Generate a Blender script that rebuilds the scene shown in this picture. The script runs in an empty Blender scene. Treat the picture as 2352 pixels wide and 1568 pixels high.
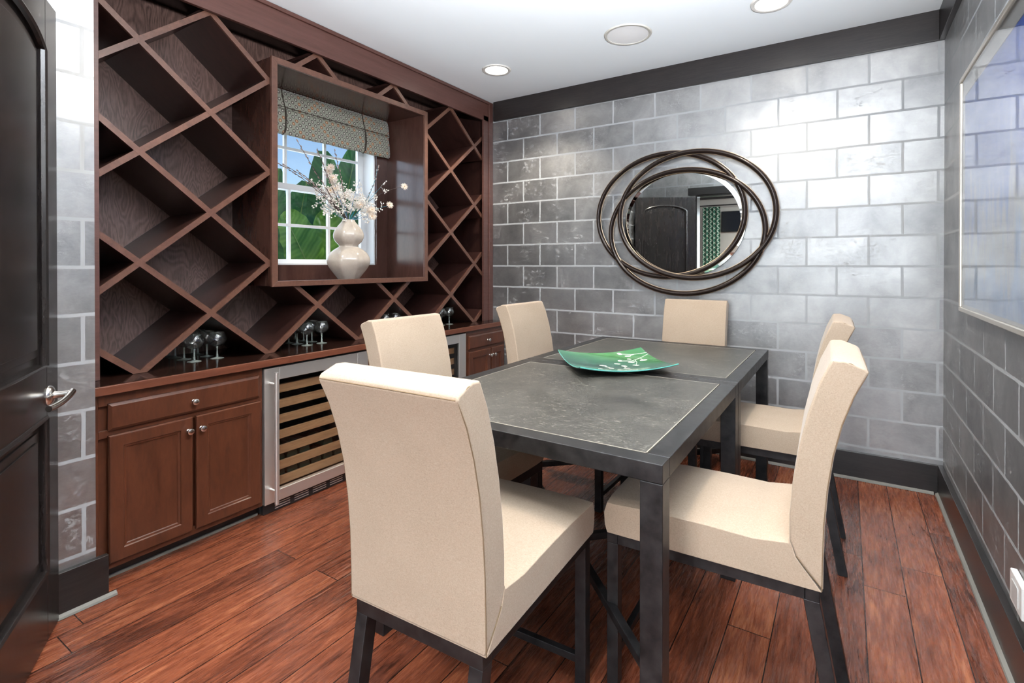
import bpy, math, random
from mathutils import Vector, Matrix
R = math.radians
PI = math.pi
random.seed(7)
scene = bpy.context.scene
COL = scene.collection

# ------------------------------------------------------------------ camera
cam_d = bpy.data.cameras.new('camera')
cam = bpy.data.objects.new('camera', cam_d)
COL.objects.link(cam)
cam.location = (0, 0, 1.45)
cam.rotation_euler = (R(90 - 0.295), 0, R(31.746))
cam_d.sensor_width = 36
cam_d.lens = 1164.33 * 36 / 2352
cam_d.shift_x = (1176 - 1222.35) / 2352
cam_d.shift_y = -(784 - 614.06) / 2352
cam_d.clip_start = 0.02
cam_d.clip_end = 200
scene.camera = cam

# ------------------------------------------------------------------ view
scene.view_settings.view_transform = 'Standard'
scene.view_settings.look = 'None'
scene.view_settings.exposure = 0.25
scene.view_settings.gamma = 1
scene.view_settings.use_curve_mapping = False
scene.cycles.transparent_max_bounces = 32

# ------------------------------------------------------------------ world, sun, daylight
w = bpy.data.worlds.new('sky')
scene.world = w
w.use_nodes = True
nt = w.node_tree
nt.nodes.clear()
o_ = nt.nodes.new('ShaderNodeOutputWorld')
bg = nt.nodes.new('ShaderNodeBackground')
sky = nt.nodes.new('ShaderNodeTexSky')
sky.sky_type = 'NISHITA'
sky.sun_disc = False
sky.sun_elevation = R(50)
sky.sun_rotation = R(60)
sky.air_density = 1.0
sky.dust_density = 0.1
sky.ozone_density = 3
bg.inputs['Strength'].default_value = 0.15
nt.links.new(sky.outputs[0], bg.inputs[0])
nt.links.new(bg.outputs[0], o_.inputs[0])

def lamp(name, kind, loc, rot, power, color=(1, 1, 1), **kw):
    l = bpy.data.lights.new(name, kind)
    l.energy = power
    l.color = color
    for k, v in kw.items():
        setattr(l, k, v)
    o = bpy.data.objects.new(name, l)
    COL.objects.link(o)
    o.location = loc
    o.rotation_euler = rot
    return o

lamp('sun', 'SUN', (-5, 6, 6), (R(38), 0, R(150)), 7, (1, .96, .9), angle=R(1))
# added area light standing in for daylight, at an assumed window behind the doorway
lamp('hall_added_daylight', 'AREA', (-0.1, -3.32, 1.6), (R(90), 0, 0), 190, (.84, .92, 1.0),
     shape='RECTANGLE', size=3.2, size_y=2.2)
# daylight through the niche window
lamp('niche_window_daylight', 'AREA', (-3.75, 2.45, 2.05), (0, R(-90), 0), 8, (.75, .87, 1.0),
     shape='RECTANGLE', size=1.1, size_y=1.0)
# unseen soft fill added overhead in the adjoining room
lamp('hall_added_fill', 'AREA', (-0.6, -1.5, 3.0), (0, 0, 0), 90, (1, .95, .88), shape='DISK', size=.7)
# fill spot added out of view by the doorway, aimed up to brighten the ceiling
fl_ = lamp('ceiling_bounce_fill', 'SPOT', (.27, .42, 1.95), (0, 0, 0), 1900, (.97, .98, 1.0), spot_size=R(150), spot_blend=1.0, shadow_soft_size=.06)
fl_.rotation_euler = Vector((-.22, .22, 1.0)).to_track_quat('-Z', 'Y').to_euler()

# ------------------------------------------------------------------ mesh helpers
class MB:
    def __init__(s):
        s.v = []
        s.f = []
    def add(s, vs, fs):
        n = len(s.v)
        s.v += [tuple(p) for p in vs]
        s.f += [tuple(i + n for i in f) for f in fs]
        return s
    def box(s, x0, x1, y0, y1, z0, z1):
        if x0 > x1: x0, x1 = x1, x0
        if y0 > y1: y0, y1 = y1, y0
        if z0 > z1: z0, z1 = z1, z0
        return s.add([(x0, y0, z0), (x1, y0, z0), (x1, y1, z0), (x0, y1, z0), (x0, y0, z1), (x1, y0, z1), (x1, y1, z1), (x0, y1, z1)],
                     [(0, 3, 2, 1), (4, 5, 6, 7), (0, 1, 5, 4), (1, 2, 6, 5), (2, 3, 7, 6), (3, 0, 4, 7)])
    def prism(s, poly, ax, a, b, n=1):
        """poly = list of 2D points in the two axes other than ax (cyclic order), extruded from a to b in n slices"""
        def mk(p, t):
            if ax == 'X': return (t, p[0], p[1])
            if ax == 'Y': return (p[0], t, p[1])
            return (p[0], p[1], t)
        m = len(poly)
        ar = sum(poly[i][0] * poly[(i + 1) % m][1] - poly[(i + 1) % m][0] * poly[i][1] for i in range(m))
        if ax == 'Y': ar = -ar
        if (ar < 0): poly = poly[::-1]
        if a > b: a, b = b, a
        vs = []
        for k in range(n + 1):
            t = a + (b - a) * k / n
            vs += [mk(p, t) for p in poly]
        fs = [tuple(range(m))[::-1], tuple(n * m + i for i in range(m))]
        for k in range(n):
            for i in range(m):
                j = (i + 1) % m
                fs.append((k * m + i, k * m + j, (k + 1) * m + j, (k + 1) * m + i))
        return s.add(vs, fs)
    def tube(s, pts, r, n=8, closed=False, cap=True):
        pts = [Vector(p) for p in pts]
        m = len(pts)
        rr = r if isinstance(r, (list, tuple)) else [r] * m
        prev = None
        vs = []
        for i, p in enumerate(pts):
            if closed:
                t = pts[(i + 1) % m] - pts[i - 1]
            else:
                t = pts[min(i + 1, m - 1)] - pts[max(i - 1, 0)]
            t.normalize()
            if prev is None:
                a = Vector((0, 0, 1)) if abs(t.z) < .9 else Vector((1, 0, 0))
                u = t.cross(a).normalized()
            else:
                u = (prev - t * prev.dot(t)).normalized()
            prev = u
            v = t.cross(u)
            for k in range(n):
                an = 2 * PI * k / n
                vs.append(p + (u * math.cos(an) + v * math.sin(an)) * rr[i])
        fs = []
        for i in range(m if closed else m - 1):
            j = (i + 1) % m
            for k in range(n):
                l = (k + 1) % n
                fs.append((i * n + k, i * n + l, j * n + l, j * n + k))
        if cap and not closed:
            fs.append(tuple(range(n))[::-1])
            fs.append(tuple((m - 1) * n + k for k in range(n)))
        return s.add(vs, fs)
    def lathe(s, prof, c=(0, 0, 0), n=24, rmod=None, axis='Z'):
        vs = []
        for r, z in prof:
            for k in range(n):
                a = 2 * PI * k / n
                q = r * (rmod(a, z) if rmod else 1)
                p = (q * math.cos(a), q * math.sin(a), z)
                if axis == 'X': p = (p[2], p[0], p[1])
                if axis == 'Y': p = (p[1], p[2], p[0])
                vs.append((c[0] + p[0], c[1] + p[1], c[2] + p[2]))
        fs = []
        for i in range(len(prof) - 1):
            for k in range(n):
                l = (k + 1) % n
                fs.append((i * n + k, i * n + l, (i + 1) * n + l, (i + 1) * n + k))
        fs.append(tuple(range(n))[::-1])
        fs.append(tuple((len(prof) - 1) * n + k for k in range(n)))
        return s.add(vs, fs)
    def panel(s, y0, y1, z0, z1, x, loops):
        """rectangular slab facing +X: loops = [(inset, height)], starts at back"""
        vs = []
        for (i, h) in loops:
            vs += [(x + h, y0 + i, z0 + i), (x + h, y1 - i, z0 + i), (x + h, y1 - i, z1 - i), (x + h, y0 + i, z1 - i)]
        fs = [(3, 2, 1, 0)]
        for k in range(len(loops) - 1):
            for i in range(4):
                j = (i + 1) % 4
                fs.append((k * 4 + i, k * 4 + j, (k + 1) * 4 + j, (k + 1) * 4 + i))
        b = (len(loops) - 1) * 4
        fs.append((b, b + 1, b + 2, b + 3))
        return s.add(vs, fs)

WL = {}
def obj(name, mb, mat, parent=None, bevel=0, seg=2, smooth=False, ang=35):
    me = bpy.data.meshes.new(name)
    off = WL.get(parent.name, Vector((0, 0, 0))) if parent else Vector((0, 0, 0))
    me.from_pydata([Vector(v) - off for v in mb.v], [], mb.f)
    me.materials.append(mat)
    me.update()
    o = bpy.data.objects.new(name, me)
    COL.objects.link(o)
    if parent:
        o.parent = parent
    WL[o.name] = off.copy()
    if smooth or bevel:
        for p in me.polygons: p.use_smooth = True
        me.set_sharp_from_angle(angle=R(ang))
    if bevel:
        m = o.modifiers.new('bevel', 'BEVEL')
        m.width = bevel
        m.segments = seg
        m.limit_method = 'ANGLE'
        m.angle_limit = R(30)
        m.harden_normals = True
    return o
def thing(name, label, cat, loc=(0, 0, 0), group=None):
    o = bpy.data.objects.new(name, None)
    COL.objects.link(o)
    o.location = loc
    o.empty_display_size = .1
    WL[o.name] = Vector(loc)
    tag(o, label, cat, group)
    return o
def tag(o, label, cat, group=None):
    o['label'] = label
    o['category'] = cat
    if group: o['group'] = group
    return o
def struct(name, mb, mat, parent=None, **kw):
    o = obj(name, mb, mat, parent, **kw)
    if not parent: o['kind'] = 'structure'
    return o
def copy_tree(o, parent=None):
    c = o.copy()
    COL.objects.link(c)
    if parent: c.parent = parent
    for ch in list(o.children):
        copy_tree(ch, c)
    return c

# ------------------------------------------------------------------ material helpers
def srgb(r, g, b):
    f = lambda c: ((c / 255) / 12.92) if c / 255 <= .04045 else (((c / 255) + .055) / 1.055) ** 2.4
    return (f(r), f(g), f(b), 1)
class NT:
    def __init__(s, name):
        s.m = bpy.data.materials.new(name)
        s.m.use_nodes = True
        s.t = s.m.node_tree
        s.b = s.t.nodes['Principled BSDF']
        s.out = s.t.nodes['Material Output']
    def n(s, typ, **kw):
        x = s.t.nodes.new('ShaderNode' + typ)
        for k, v in kw.items():
            if k.startswith('i_'):
                key = k[2:]
                x.inputs[int(key) if key.isdigit() else key.replace('_', ' ')].default_value = v
            else:
                setattr(x, k, v)
        return x
    def l(s, a, b):
        s.t.links.new(a, b)
    def math(s, op, a, b=None, c=None, clamp=False):
        x = s.n('Math', operation=op, use_clamp=clamp)
        for i, q in enumerate((a, b, c)):
            if q is None: continue
            if isinstance(q, (int, float)): x.inputs[i].default_value = q
            else: s.l(q, x.inputs[i])
        return x.outputs[0]
    def ramp(s, fac, stops, interp='LINEAR'):
        x = s.n('ValToRGB')
        x.color_ramp.interpolation = interp
        e = x.color_ramp.elements
        while len(e) < len(stops): e.new(.5)
        for i, (p, c) in enumerate(stops):
            e[i].position = p
            e[i].color = c if len(c) == 4 else (*c, 1)
        s.l(fac, x.inputs[0])
        return x.outputs[0]
    def mix(s, fac, a, b, mode='MIX'):
        x = s.n('Mix', data_type='RGBA', blend_type=mode)
        for q, i in ((fac, 0), (a, 6), (b, 7)):
            if isinstance(q, (int, float)): x.inputs[i].default_value = q
            elif isinstance(q, tuple): x.inputs[i].default_value = q
            else: s.l(q, x.inputs[i])
        return x.outputs[2]
    def noise(s, vec, scale, detail=3, rough=.5, dist=0):
        x = s.n('TexNoise', i_Scale=scale, i_Detail=detail, i_Roughness=rough, i_Distortion=dist)
        if vec is not None: s.l(vec, x.inputs['Vector'])
        return x.outputs['Fac']
    def pos(s, kind='Position'):
        if kind == 'Position':
            return s.n('NewGeometry').outputs['Position']
        return s.n('TexCoord').outputs[kind]
    def scale(s, vec, sc, rot=(0, 0, 0)):
        x = s.n('Mapping')
        x.inputs['Scale'].default_value = sc
        x.inputs['Rotation'].default_value = rot
        s.l(vec, x.inputs['Vector'])
        return x.outputs[0]
    def bump(s, h, strength=.2, dist=.005, base=None):
        x = s.n('Bump', i_Strength=strength, i_Distance=dist)
        s.l(h, x.inputs['Height'])
        s.l(x.outputs[0], (base or s.b).inputs['Normal'])
        return x
    def set(s, **kw):
        for k, v in kw.items():
            k = k.replace('_', ' ')
            if isinstance(v, (int, float, tuple)): s.b.inputs[k].default_value = v
            else: s.l(v, s.b.inputs[k])
        return s

def flat(name, col, rough=.5, metal=0, spec=.5, **kw):
    t = NT(name)
    t.set(Base_Color=col, Roughness=rough, Metallic=metal)
    t.b.inputs['Specular IOR Level'].default_value = spec
    for k, v in kw.items():
        t.b.inputs[k.replace('_', ' ')].default_value = v
    return t.m

def wood(name, c0, c1, rough=.35, grain=(3, 3, 30), sc=4, rot=(0, 0, 0), coord='Position', bump=.05, spec=.5):
    t = NT(name)
    v = t.scale(t.pos(coord), grain, rot)
    a = t.noise(v, sc, 4, .6, .6)
    b = t.noise(v, sc * 5, 3, .6)
    f = t.math('ADD', t.math('MULTIPLY', a, .75), t.math('MULTIPLY', b, .25))
    c = t.ramp(f, [(.3, c0), (.7, c1)])
    t.set(Base_Color=c, Roughness=rough)
    t.b.inputs['Specular IOR Level'].default_value = spec
    t.bump(b, bump, .002)
    return t.m

BW, BH = .3667, .2032
def block_wall(name, axis, u0):
    """silver leaf paper painted as big blocks with pale joints"""
    t = NT(name)
    p = t.n('SeparateXYZ')
    t.l(t.pos(), p.inputs[0])
    u = t.math('SUBTRACT', p.outputs['X' if axis == 'X' else 'Y'], u0 - BW * 40)
    v = t.math('SUBTRACT', p.outputs['Z'], 2.662 - BH * 20)
    cb = t.n('CombineXYZ')
    t.l(u, cb.inputs[0]); t.l(v, cb.inputs[1])
    # hand painted waver of the joints
    wn = t.n('TexNoise', i_Scale=9., i_Detail=1.)
    t.l(t.pos(), wn.inputs['Vector'])
    wv = t.n('VectorMath', operation='MULTIPLY_ADD')
    t.l(wn.outputs['Color'], wv.inputs[0])
    wv.inputs[1].default_value = (.005, .005, 0)
    t.l(cb.outputs[0], wv.inputs[2])
    br = t.n('TexBrick', offset=.5, offset_frequency=2, squash=1, squash_frequency=2)
    br.inputs['Color1'].default_value = (0, 0, 0, 1)
    br.inputs['Color2'].default_value = (1, 1, 1, 1)
    br.inputs['Mortar'].default_value = (0, 0, 0, 1)
    br.inputs['Scale'].default_value = 1
    br.inputs['Mortar Size'].default_value = .0076
    br.inputs['Mortar Smooth'].default_value = .05
    br.inputs['Bias'].default_value = 0
    br.inputs['Brick Width'].default_value = BW
    br.inputs['Row Height'].default_value = BH
    t.l(wv.outputs[0], br.inputs['Vector'])
    mort = br.outputs['Fac']
    tone = t.n('SeparateColor'); t.l(br.outputs['Color'], tone.inputs[0])
    pos = t.pos()
    cloud = t.noise(pos, 5, 5, .62, .4)
    fine = t.noise(t.scale(pos, (1, 1, 2.2)), 38, 5, .7)
    # distressed flecks gather in patches
    patch = t.noise(pos, 4.6, 2, .5)
    fleck = t.math('MULTIPLY', t.math('SUBTRACT', t.noise(t.scale(pos, (1, 1, 1.5)), 30, 6, .8, .6), .525), 14, clamp=True)
    pm = t.math('MULTIPLY', t.math('SUBTRACT', patch, .47), 6, clamp=True)
    fl = t.math('MULTIPLY', fleck, pm)
    base = t.math('ADD', t.math('MULTIPLY', cloud, .55), t.math('ADD', t.math('MULTIPLY', tone.outputs[0], .12), t.math('MULTIPLY', fine, .16)))
    c = t.ramp(base, [(.26, (.22, .22, .225)), (.6, (.43, .427, .423))])
    c = t.mix(t.math('MULTIPLY', fl, .8), c, (.33, .33, .335, 1))
    c = t.mix(mort, c, (.33, .34, .35, 1))
    met = t.math('MULTIPLY', t.math('SUBTRACT', 1, mort), .86)
    met = t.math('MULTIPLY', met, t.math('SUBTRACT', 1, t.math('MULTIPLY', fl, 1.0)))
    ro = t.math('ADD', t.math('ADD', .43, t.math('MULTIPLY', mort, .2)), t.math('MULTIPLY', t.math('SUBTRACT', fine, .5), .22))
    t.set(Base_Color=c, Metallic=met, Roughness=ro)
    t.b.inputs['Specular IOR Level'].default_value = .4
    h = t.math('ADD', t.math('MULTIPLY', fine, .5), t.math('MULTIPLY', mort, -.1))
    t.bump(h, .12, .003)
    return t.m

def floor_mat():
    t = NT('hand scraped planks')
    p = t.n('SeparateXYZ')
    t.l(t.pos(), p.inputs[0])
    cb = t.n('CombineXYZ')
    t.l(t.math('ADD', p.outputs['Y'], 20), cb.inputs[0])
    t.l(t.math('SUBTRACT', p.outputs['X'], .072 - .158 * 60), cb.inputs[1])
    br = t.n('TexBrick', offset=.37, offset_frequency=3, squash=.85, squash_frequency=2)
    br.inputs['Color1'].default_value = (0, 0, 0, 1)
    br.inputs['Color2'].default_value = (1, 1, 1, 1)
    br.inputs['Mortar'].default_value = (0, 0, 0, 1)
    br.inputs['Scale'].default_value = 1
    br.inputs['Mortar Size'].default_value = .0021
    br.inputs['Mortar Smooth'].default_value = .3
    br.inputs['Brick Width'].default_value = 2.3
    br.inputs['Row Height'].default_value = .158
    t.l(cb.outputs[0], br.inputs['Vector'])
    tone = t.n('SeparateColor'); t.l(br.outputs['Color'], tone.inputs[0])
    # shift the grain per plank
    sh = t.n('VectorMath', operation='MULTIPLY_ADD')
    t.l(br.outputs['Color'], sh.inputs[0]); sh.inputs[1].default_value = (7, 13, 3); t.l(t.pos(), sh.inputs[2])
    g1 = t.noise(t.scale(sh.outputs[0], (9, 1.1, 1)), 3.2, 5, .62, 1.4)
    g2 = t.noise(t.scale(sh.outputs[0], (26, 1.6, 1)), 5, 4, .7, .6)
    blot = t.noise(t.scale(sh.outputs[0], (2, 1, 1)), 3.5, 3, .6)
    f = t.math('ADD', t.math('MULTIPLY', g1, .55), t.math('ADD', t.math('MULTIPLY', g2, .25), t.math('MULTIPLY', blot, .25)))
    f = t.math('ADD', f, t.math('MULTIPLY', t.math('SUBTRACT', tone.outputs[0], .5), .17))
    c = t.ramp(f, [(.30, srgb(38, 19, 13)), (.42, srgb(80, 40, 26)), (.58, srgb(118, 63, 41)), (.80, srgb(166, 106, 72))])
    c = t.mix(br.outputs['Fac'], c, srgb(22, 12, 10))
    ro = t.math('ADD', .14, t.math('MULTIPLY', g2, .26))
    t.set(Base_Color=c, Roughness=ro)
    wv = t.noise(t.scale(sh.outputs[0], (14, 2.0, 1)), 2.2, 2, .5, .8)
    h = t.math('ADD', t.math('MULTIPLY', wv, 1.0), t.math('ADD', t.math('MULTIPLY', g2, .25), t.math('MULTIPLY', br.outputs['Fac'], -1.2)))
    t.bump(h, .8, .007)
    return t.m

M = {}
M['block_back'] = block_wall('silver block paper back', 'X', -2.8012 + BW / 2)
M['block_right'] = block_wall('silver block paper right', 'Y', 3.9108)
M['block_left'] = block_wall('silver block paper left', 'Y', .83 + BW / 2)
M['block_front'] = block_wall('silver block paper front', 'X', -2.76)
M['floor'] = floor_mat()
M['ceiling'] = flat('ceiling paint', (.84, .90, .94, 1), .7)
M['plaster'] = flat('hall wall paint', (.5, .49, .46, 1), .8)
M['ext'] = flat('outer wall', (.6, .58, .54, 1), .9)
M['black_wood'] = wood('black stained wood', srgb(15, 15, 16), srgb(38, 35, 34), .28, (1.2, 1.2, 14), 5)
M['black_wood_y'] = wood('black stained trim', srgb(17, 15, 16), srgb(42, 36, 35), .35, (2, 2, 30), 4)
M['door_wood'] = wood('black stained door', srgb(13, 12, 12), srgb(42, 37, 36), .24, (9, 9, 1.2), 4)
M['rack'] = wood('dark cherry veneer', srgb(34, 20, 18), srgb(56, 34, 30), .28, (8, 3, 3), 3)
M['rack_lit_edge'] = wood('cherry lit edge', srgb(74, 48, 39), srgb(100, 68, 55), .35, (6, 6, 6), 5)  # same stain as the boards, lightened to paint in light on their edges
def burl():
    t = NT('cherry back panel')
    p = t.pos()
    n1 = t.noise(t.scale(p, (1, 2.2, .8)), 2.2, 3, .5, .6)
    ring = t.math('ADD', t.math('MULTIPLY', t.math('SINE', t.math('MULTIPLY', n1, 150)), .5), .5)
    fine = t.noise(t.scale(p, (1, 14, 2)), 9, 4, .7)
    f = t.math('ADD', t.math('MULTIPLY', ring, .17), t.math('ADD', t.math('MULTIPLY', fine, .5), t.math('MULTIPLY', n1, .25)))
    c = t.ramp(f, [(.25, srgb(54, 38, 34)), (.70, srgb(118, 92, 84))])
    t.set(Base_Color=c, Roughness=.42)
    t.bump(f, .08, .002)
    return t.m
M['rack_back'] = burl()
M['fascia'] = wood('cherry fascia', srgb(70, 44, 38), srgb(88, 58, 52), .38, (3, 1, 14), 3)
M['cabinet'] = wood('cherry cabinet', srgb(62, 33, 21), srgb(88, 49, 32), .30, (5, 5, 1.2), 4)
M['counter'] = wood('dark counter', srgb(22, 13, 11), srgb(42, 25, 20), .14, (9, 1, 3), 4, bump=.02)
M['counter_edge'] = wood('counter edge', srgb(80, 43, 30), srgb(106, 62, 45), .30, (3, 1, 9), 5)
M['niche'] = wood('niche veneer', srgb(58, 36, 31), srgb(78, 52, 45), .17, (4, 4, 1), 4, bump=.02)
M['white'] = flat('white window paint', (.80, .82, .84, 1), .4)
M['steel'] = flat('brushed steel', (.80, .79, .77, 1), .40, .88)
M['nickel'] = flat('satin nickel', (.68, .66, .63, 1), .22, 1)
M['black'] = flat('black plastic', (.012, .012, .013, 1), .4)
M['cavity'] = flat('cooler interior', (.02, .02, .022, 1), .5)
M['iron'] = None
M['strip'] = flat('grey shoe strip', (.16, .155, .14, 1), .6)
M['plastic'] = flat('white plastic', (.75, .76, .76, 1), .35)

def iron():
    t = NT('dark iron')
    a = t.noise(t.pos('Object'), 22, 4, .6)
    c = t.ramp(a, [(.3, (.011, .011, .012)), (.7, (.034, .033, .034))])
    t.set(Base_Color=c, Roughness=t.math('ADD', .28, t.math('MULTIPLY', a, .25)), Metallic=.55)
    t.bump(t.noise(t.pos('Object'), 160, 3, .6), .08, .001)
    return t.m
M['iron'] = iron()

def slate():
    t = NT('slate top')
    v = t.scale(t.pos(), (1, 3.2, 1))
    a = t.noise(t.pos(), 3.5, 4, .6, .5)
    fl = t.noise(v, 42, 6, .8, .8)
    mask = t.math('MULTIPLY', t.math('SUBTRACT', fl, .56), 14, clamp=True)
    patch = t.math('MULTIPLY', t.math('SUBTRACT', t.noise(t.pos(), 5, 4, .6), .40), 8, clamp=True)
    c = t.ramp(a, [(.3, (.020, .019, .017)), (.7, (.055, .052, .045))])
    c = t.mix(t.math('MULTIPLY', t.math('MULTIPLY', mask, patch), .75), c, (.32, .30, .25, 1))
    t.set(Base_Color=c, Roughness=t.math('ADD', .32, t.math('MULTIPLY', fl, .16)))
    t.b.inputs['Specular IOR Level'].default_value = .5
    t.bump(t.math('ADD', fl, t.noise(t.pos(), 90, 4, .7)), .35, .003)
    return t.m
M['slate'] = slate()
M['slate_edge'] = flat('pale chamfer', (.25, .23, .19, 1), .4)

def linen():
    t = NT('beige linen')
    p = t.pos('Object')
    a = t.noise(t.scale(p, (1, 1, 1)), 320, 2, .6)
    b = t.noise(t.scale(p, (1, 1, 3)), 150, 3, .7)
    k = t.noise(p, 6, 2, .5)
    f = t.math('ADD', t.math('MULTIPLY', a, .45), t.math('ADD', t.math('MULTIPLY', b, .4), t.math('MULTIPLY', k, .15)))
    c = t.ramp(f, [(.30, srgb(138, 120, 102)), (.68, srgb(166, 149, 131))])
    t.set(Base_Color=c, Roughness=.85)
    t.b.inputs['Sheen Weight'].default_value = .15
    t.b.inputs['Specular IOR Level'].default_value = .2
    t.bump(f, .12, .001)
    return t.m
M['linen'] = linen()
M['seam'] = flat('seam', srgb(112, 94, 74), .9, spec=.1)

def glass(name, f0=.04, tint=(1, 1, 1, 1), rough=0.0, glow=0):
    """thin clear pane: Schlick reflection, the same seen from either side"""
    t = NT(name)
    tr = t.n('BsdfTransparent'); tr.inputs[0].default_value = tint
    gl = t.n('BsdfGlossy'); gl.inputs['Roughness'].default_value = rough
    lw = t.n('LayerWeight'); lw.inputs['Blend'].default_value = .5
    f = t.math('ADD', f0, t.math('MULTIPLY', t.math('POWER', lw.outputs['Facing'], 4.0), 1 - f0))
    mx = t.n('MixShader')
    t.l(f, mx.inputs[0]); t.l(tr.outputs[0], mx.inputs[1]); t.l(gl.outputs[0], mx.inputs[2])
    if glow:
        df = t.n('BsdfDiffuse'); df.inputs[0].default_value = (.75, .85, .80, 1)  # pale diffuse share paints in the glow of thick glass rims
        m2 = t.n('MixShader'); m2.inputs[0].default_value = glow
        t.l(mx.outputs[0], m2.inputs[1]); t.l(df.outputs[0], m2.inputs[2]); t.l(m2.outputs[0], t.out.inputs[0])
    else:
        t.l(mx.outputs[0], t.out.inputs[0])
    return t.m
M['pane'] = glass('window glass', .03)
M['picture_glass'] = glass('picture glass', .10)
M['stem_glass'] = glass('wine glass', .15, (.97, .99, .98, 1), .01, .006)
M['foot_glass'] = glass('wine glass foot', .12, (.92, .97, .95, 1), .05, .22)
M['mirror'] = flat('mirror silver', (.80, .83, .82, 1), .01, 1)
M['bronze'] = flat('dark bronze frame', srgb(40, 30, 26), .26, .3)
M['bead'] = flat('champagne bead', srgb(190, 166, 140), .35, .8)

def emit(name, col, s):
    t = NT(name)
    e = t.n('Emission'); e.inputs[0].default_value = col; e.inputs[1].default_value = s
    t.l(e.outputs[0], t.out.inputs[0])
    return t.m
M['lamp'] = emit('lamp lens', (1, .93, .82, 1), 14)

# ------------------------------------------------------------------ room shell
XR, YB, XL, ZC = .525, 4.078, -2.76, 3.05
struct('floor', MB().box(-4.0, 2.2, -3.4, YB + .15, -.1, 0), M['floor'])
ceil_o = struct('ceiling', MB().box(-4.0, 2.2, -3.4, YB + .15, ZC, ZC + .1), M['ceiling'])
struct('wall_back', MB().box(-3.6, XR + .15, YB, YB + .15, 0, ZC), M['block_back'])
struct('wall_right', MB().box(XR, XR + .12, .27, YB, 0, ZC), M['block_right'])
# short papered pier beside the wine wall, then the outer wall behind the wine rack with its window opening
struct('wall_left', MB().box(-3.6, XL, .12, .868, 0, ZC), M['block_left'])
wy0, wy1, wz0, wz1 = 1.94, 3.02, 1.45, 2.65
wl = MB().box(-3.66, -3.475, .868, wy0, 0, ZC).box(-3.66, -3.475, wy1, YB, 0, ZC)
wl.box(-3.66, -3.475, wy0, wy1, 0, wz0).box(-3.66, -3.475, wy0, wy1, wz1, ZC)
struct('wall_outer', wl, M['ext'])
# front wall with the doorway the photographer stands in
fw = MB().box(XL, -1.93, .12, .27, 0, ZC).box(.45, XR + .12, .12, .27, 0, ZC).box(-1.93, .45, .12, .27, 2.5, ZC)
struct('wall_front', fw, M['block_front'])
# the adjoining room, seen in the mirror
hb = MB().box(-4.0, -1.5, -3.4, -3.25, 0, ZC).box(1.35, 2.2, -3.4, -3.25, 0, ZC)
hb.box(-1.5, 1.35, -3.4, -3.25, 0, .55).box(-1.5, 1.35, -3.4, -3.25, 2.6, ZC)  # opening for the assumed window, added for light
struct('wall_hall_far', hb, M['plaster'])
struct('wall_hall_left', MB().box(-4.1, -4.0, -3.4, .12, 0, ZC), M['plaster'])
struct('wall_hall_right', MB().box(2.2, 2.3, -3.4, .27, 0, ZC), M['plaster'])
struct('wall_hall_near', MB().box(-4.0, XL - .0, .10, .12, 0, ZC).box(XR + .12, 2.2, .1, .27, 0, ZC), M['plaster'])
struct('trim_5', MB().box(-4.0, 2.2, -3.25, -3.22, 2.86, ZC), M['black_wood_y'])

# dark ceiling boards, baseboards and grey shoe strips
struct('trim_1', MB().box(-2.955, XR - .03, YB - .03, YB, 2.862, ZC), M['black_wood_y'], bevel=.002)
struct('trim_2', MB().box(XR - .03, XR, .27, YB, 2.862, ZC), M['black_wood_y'], bevel=.002)
struct('baseboard_back', MB().box(-2.7, XR - .028, YB - .026, YB, 0, .185), M['black_wood'], bevel=.002)
struct('baseboard_right', MB().box(XR - .028, XR, .27, YB, 0, .185), M['black_wood'], bevel=.002)
struct('baseboard_left', MB().box(XL, XL + .026, .27, .905, 0, .185), M['black_wood'], bevel=.002)
struct('trim_3', MB().prism([(YB - .026, .002), (YB - .042, .002), (YB - .039, .010), (YB - .026, .018)], 'X', -2.7, XR - .05), M['strip'])
struct('trim_4', MB().prism([(XR - .028, .002), (XR - .044, .002), (XR - .041, .010), (XR - .028, .018)], 'Y', .27, YB - .026), M['strip'])
struct('trim_6', MB().prism([(XL + .026, .002), (XL + .043, .002), (XL + .040, .010), (XL + .026, .018)], 'Y', .27, .93), M['strip'])
# doorway casing and jambs
cs = MB().box(-1.93 - .11, .45 + .05, .27, .292, 2.5, 2.61)
cs.box(-1.93, -1.905, .12, .292, 0, 2.5).box(.425, .45, .12, .292, 0, 2.5).box(-1.905, .425, .12, .27, 2.475, 2.5)
struct('trim_7', cs, M['black_wood'], bevel=.002)

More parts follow.
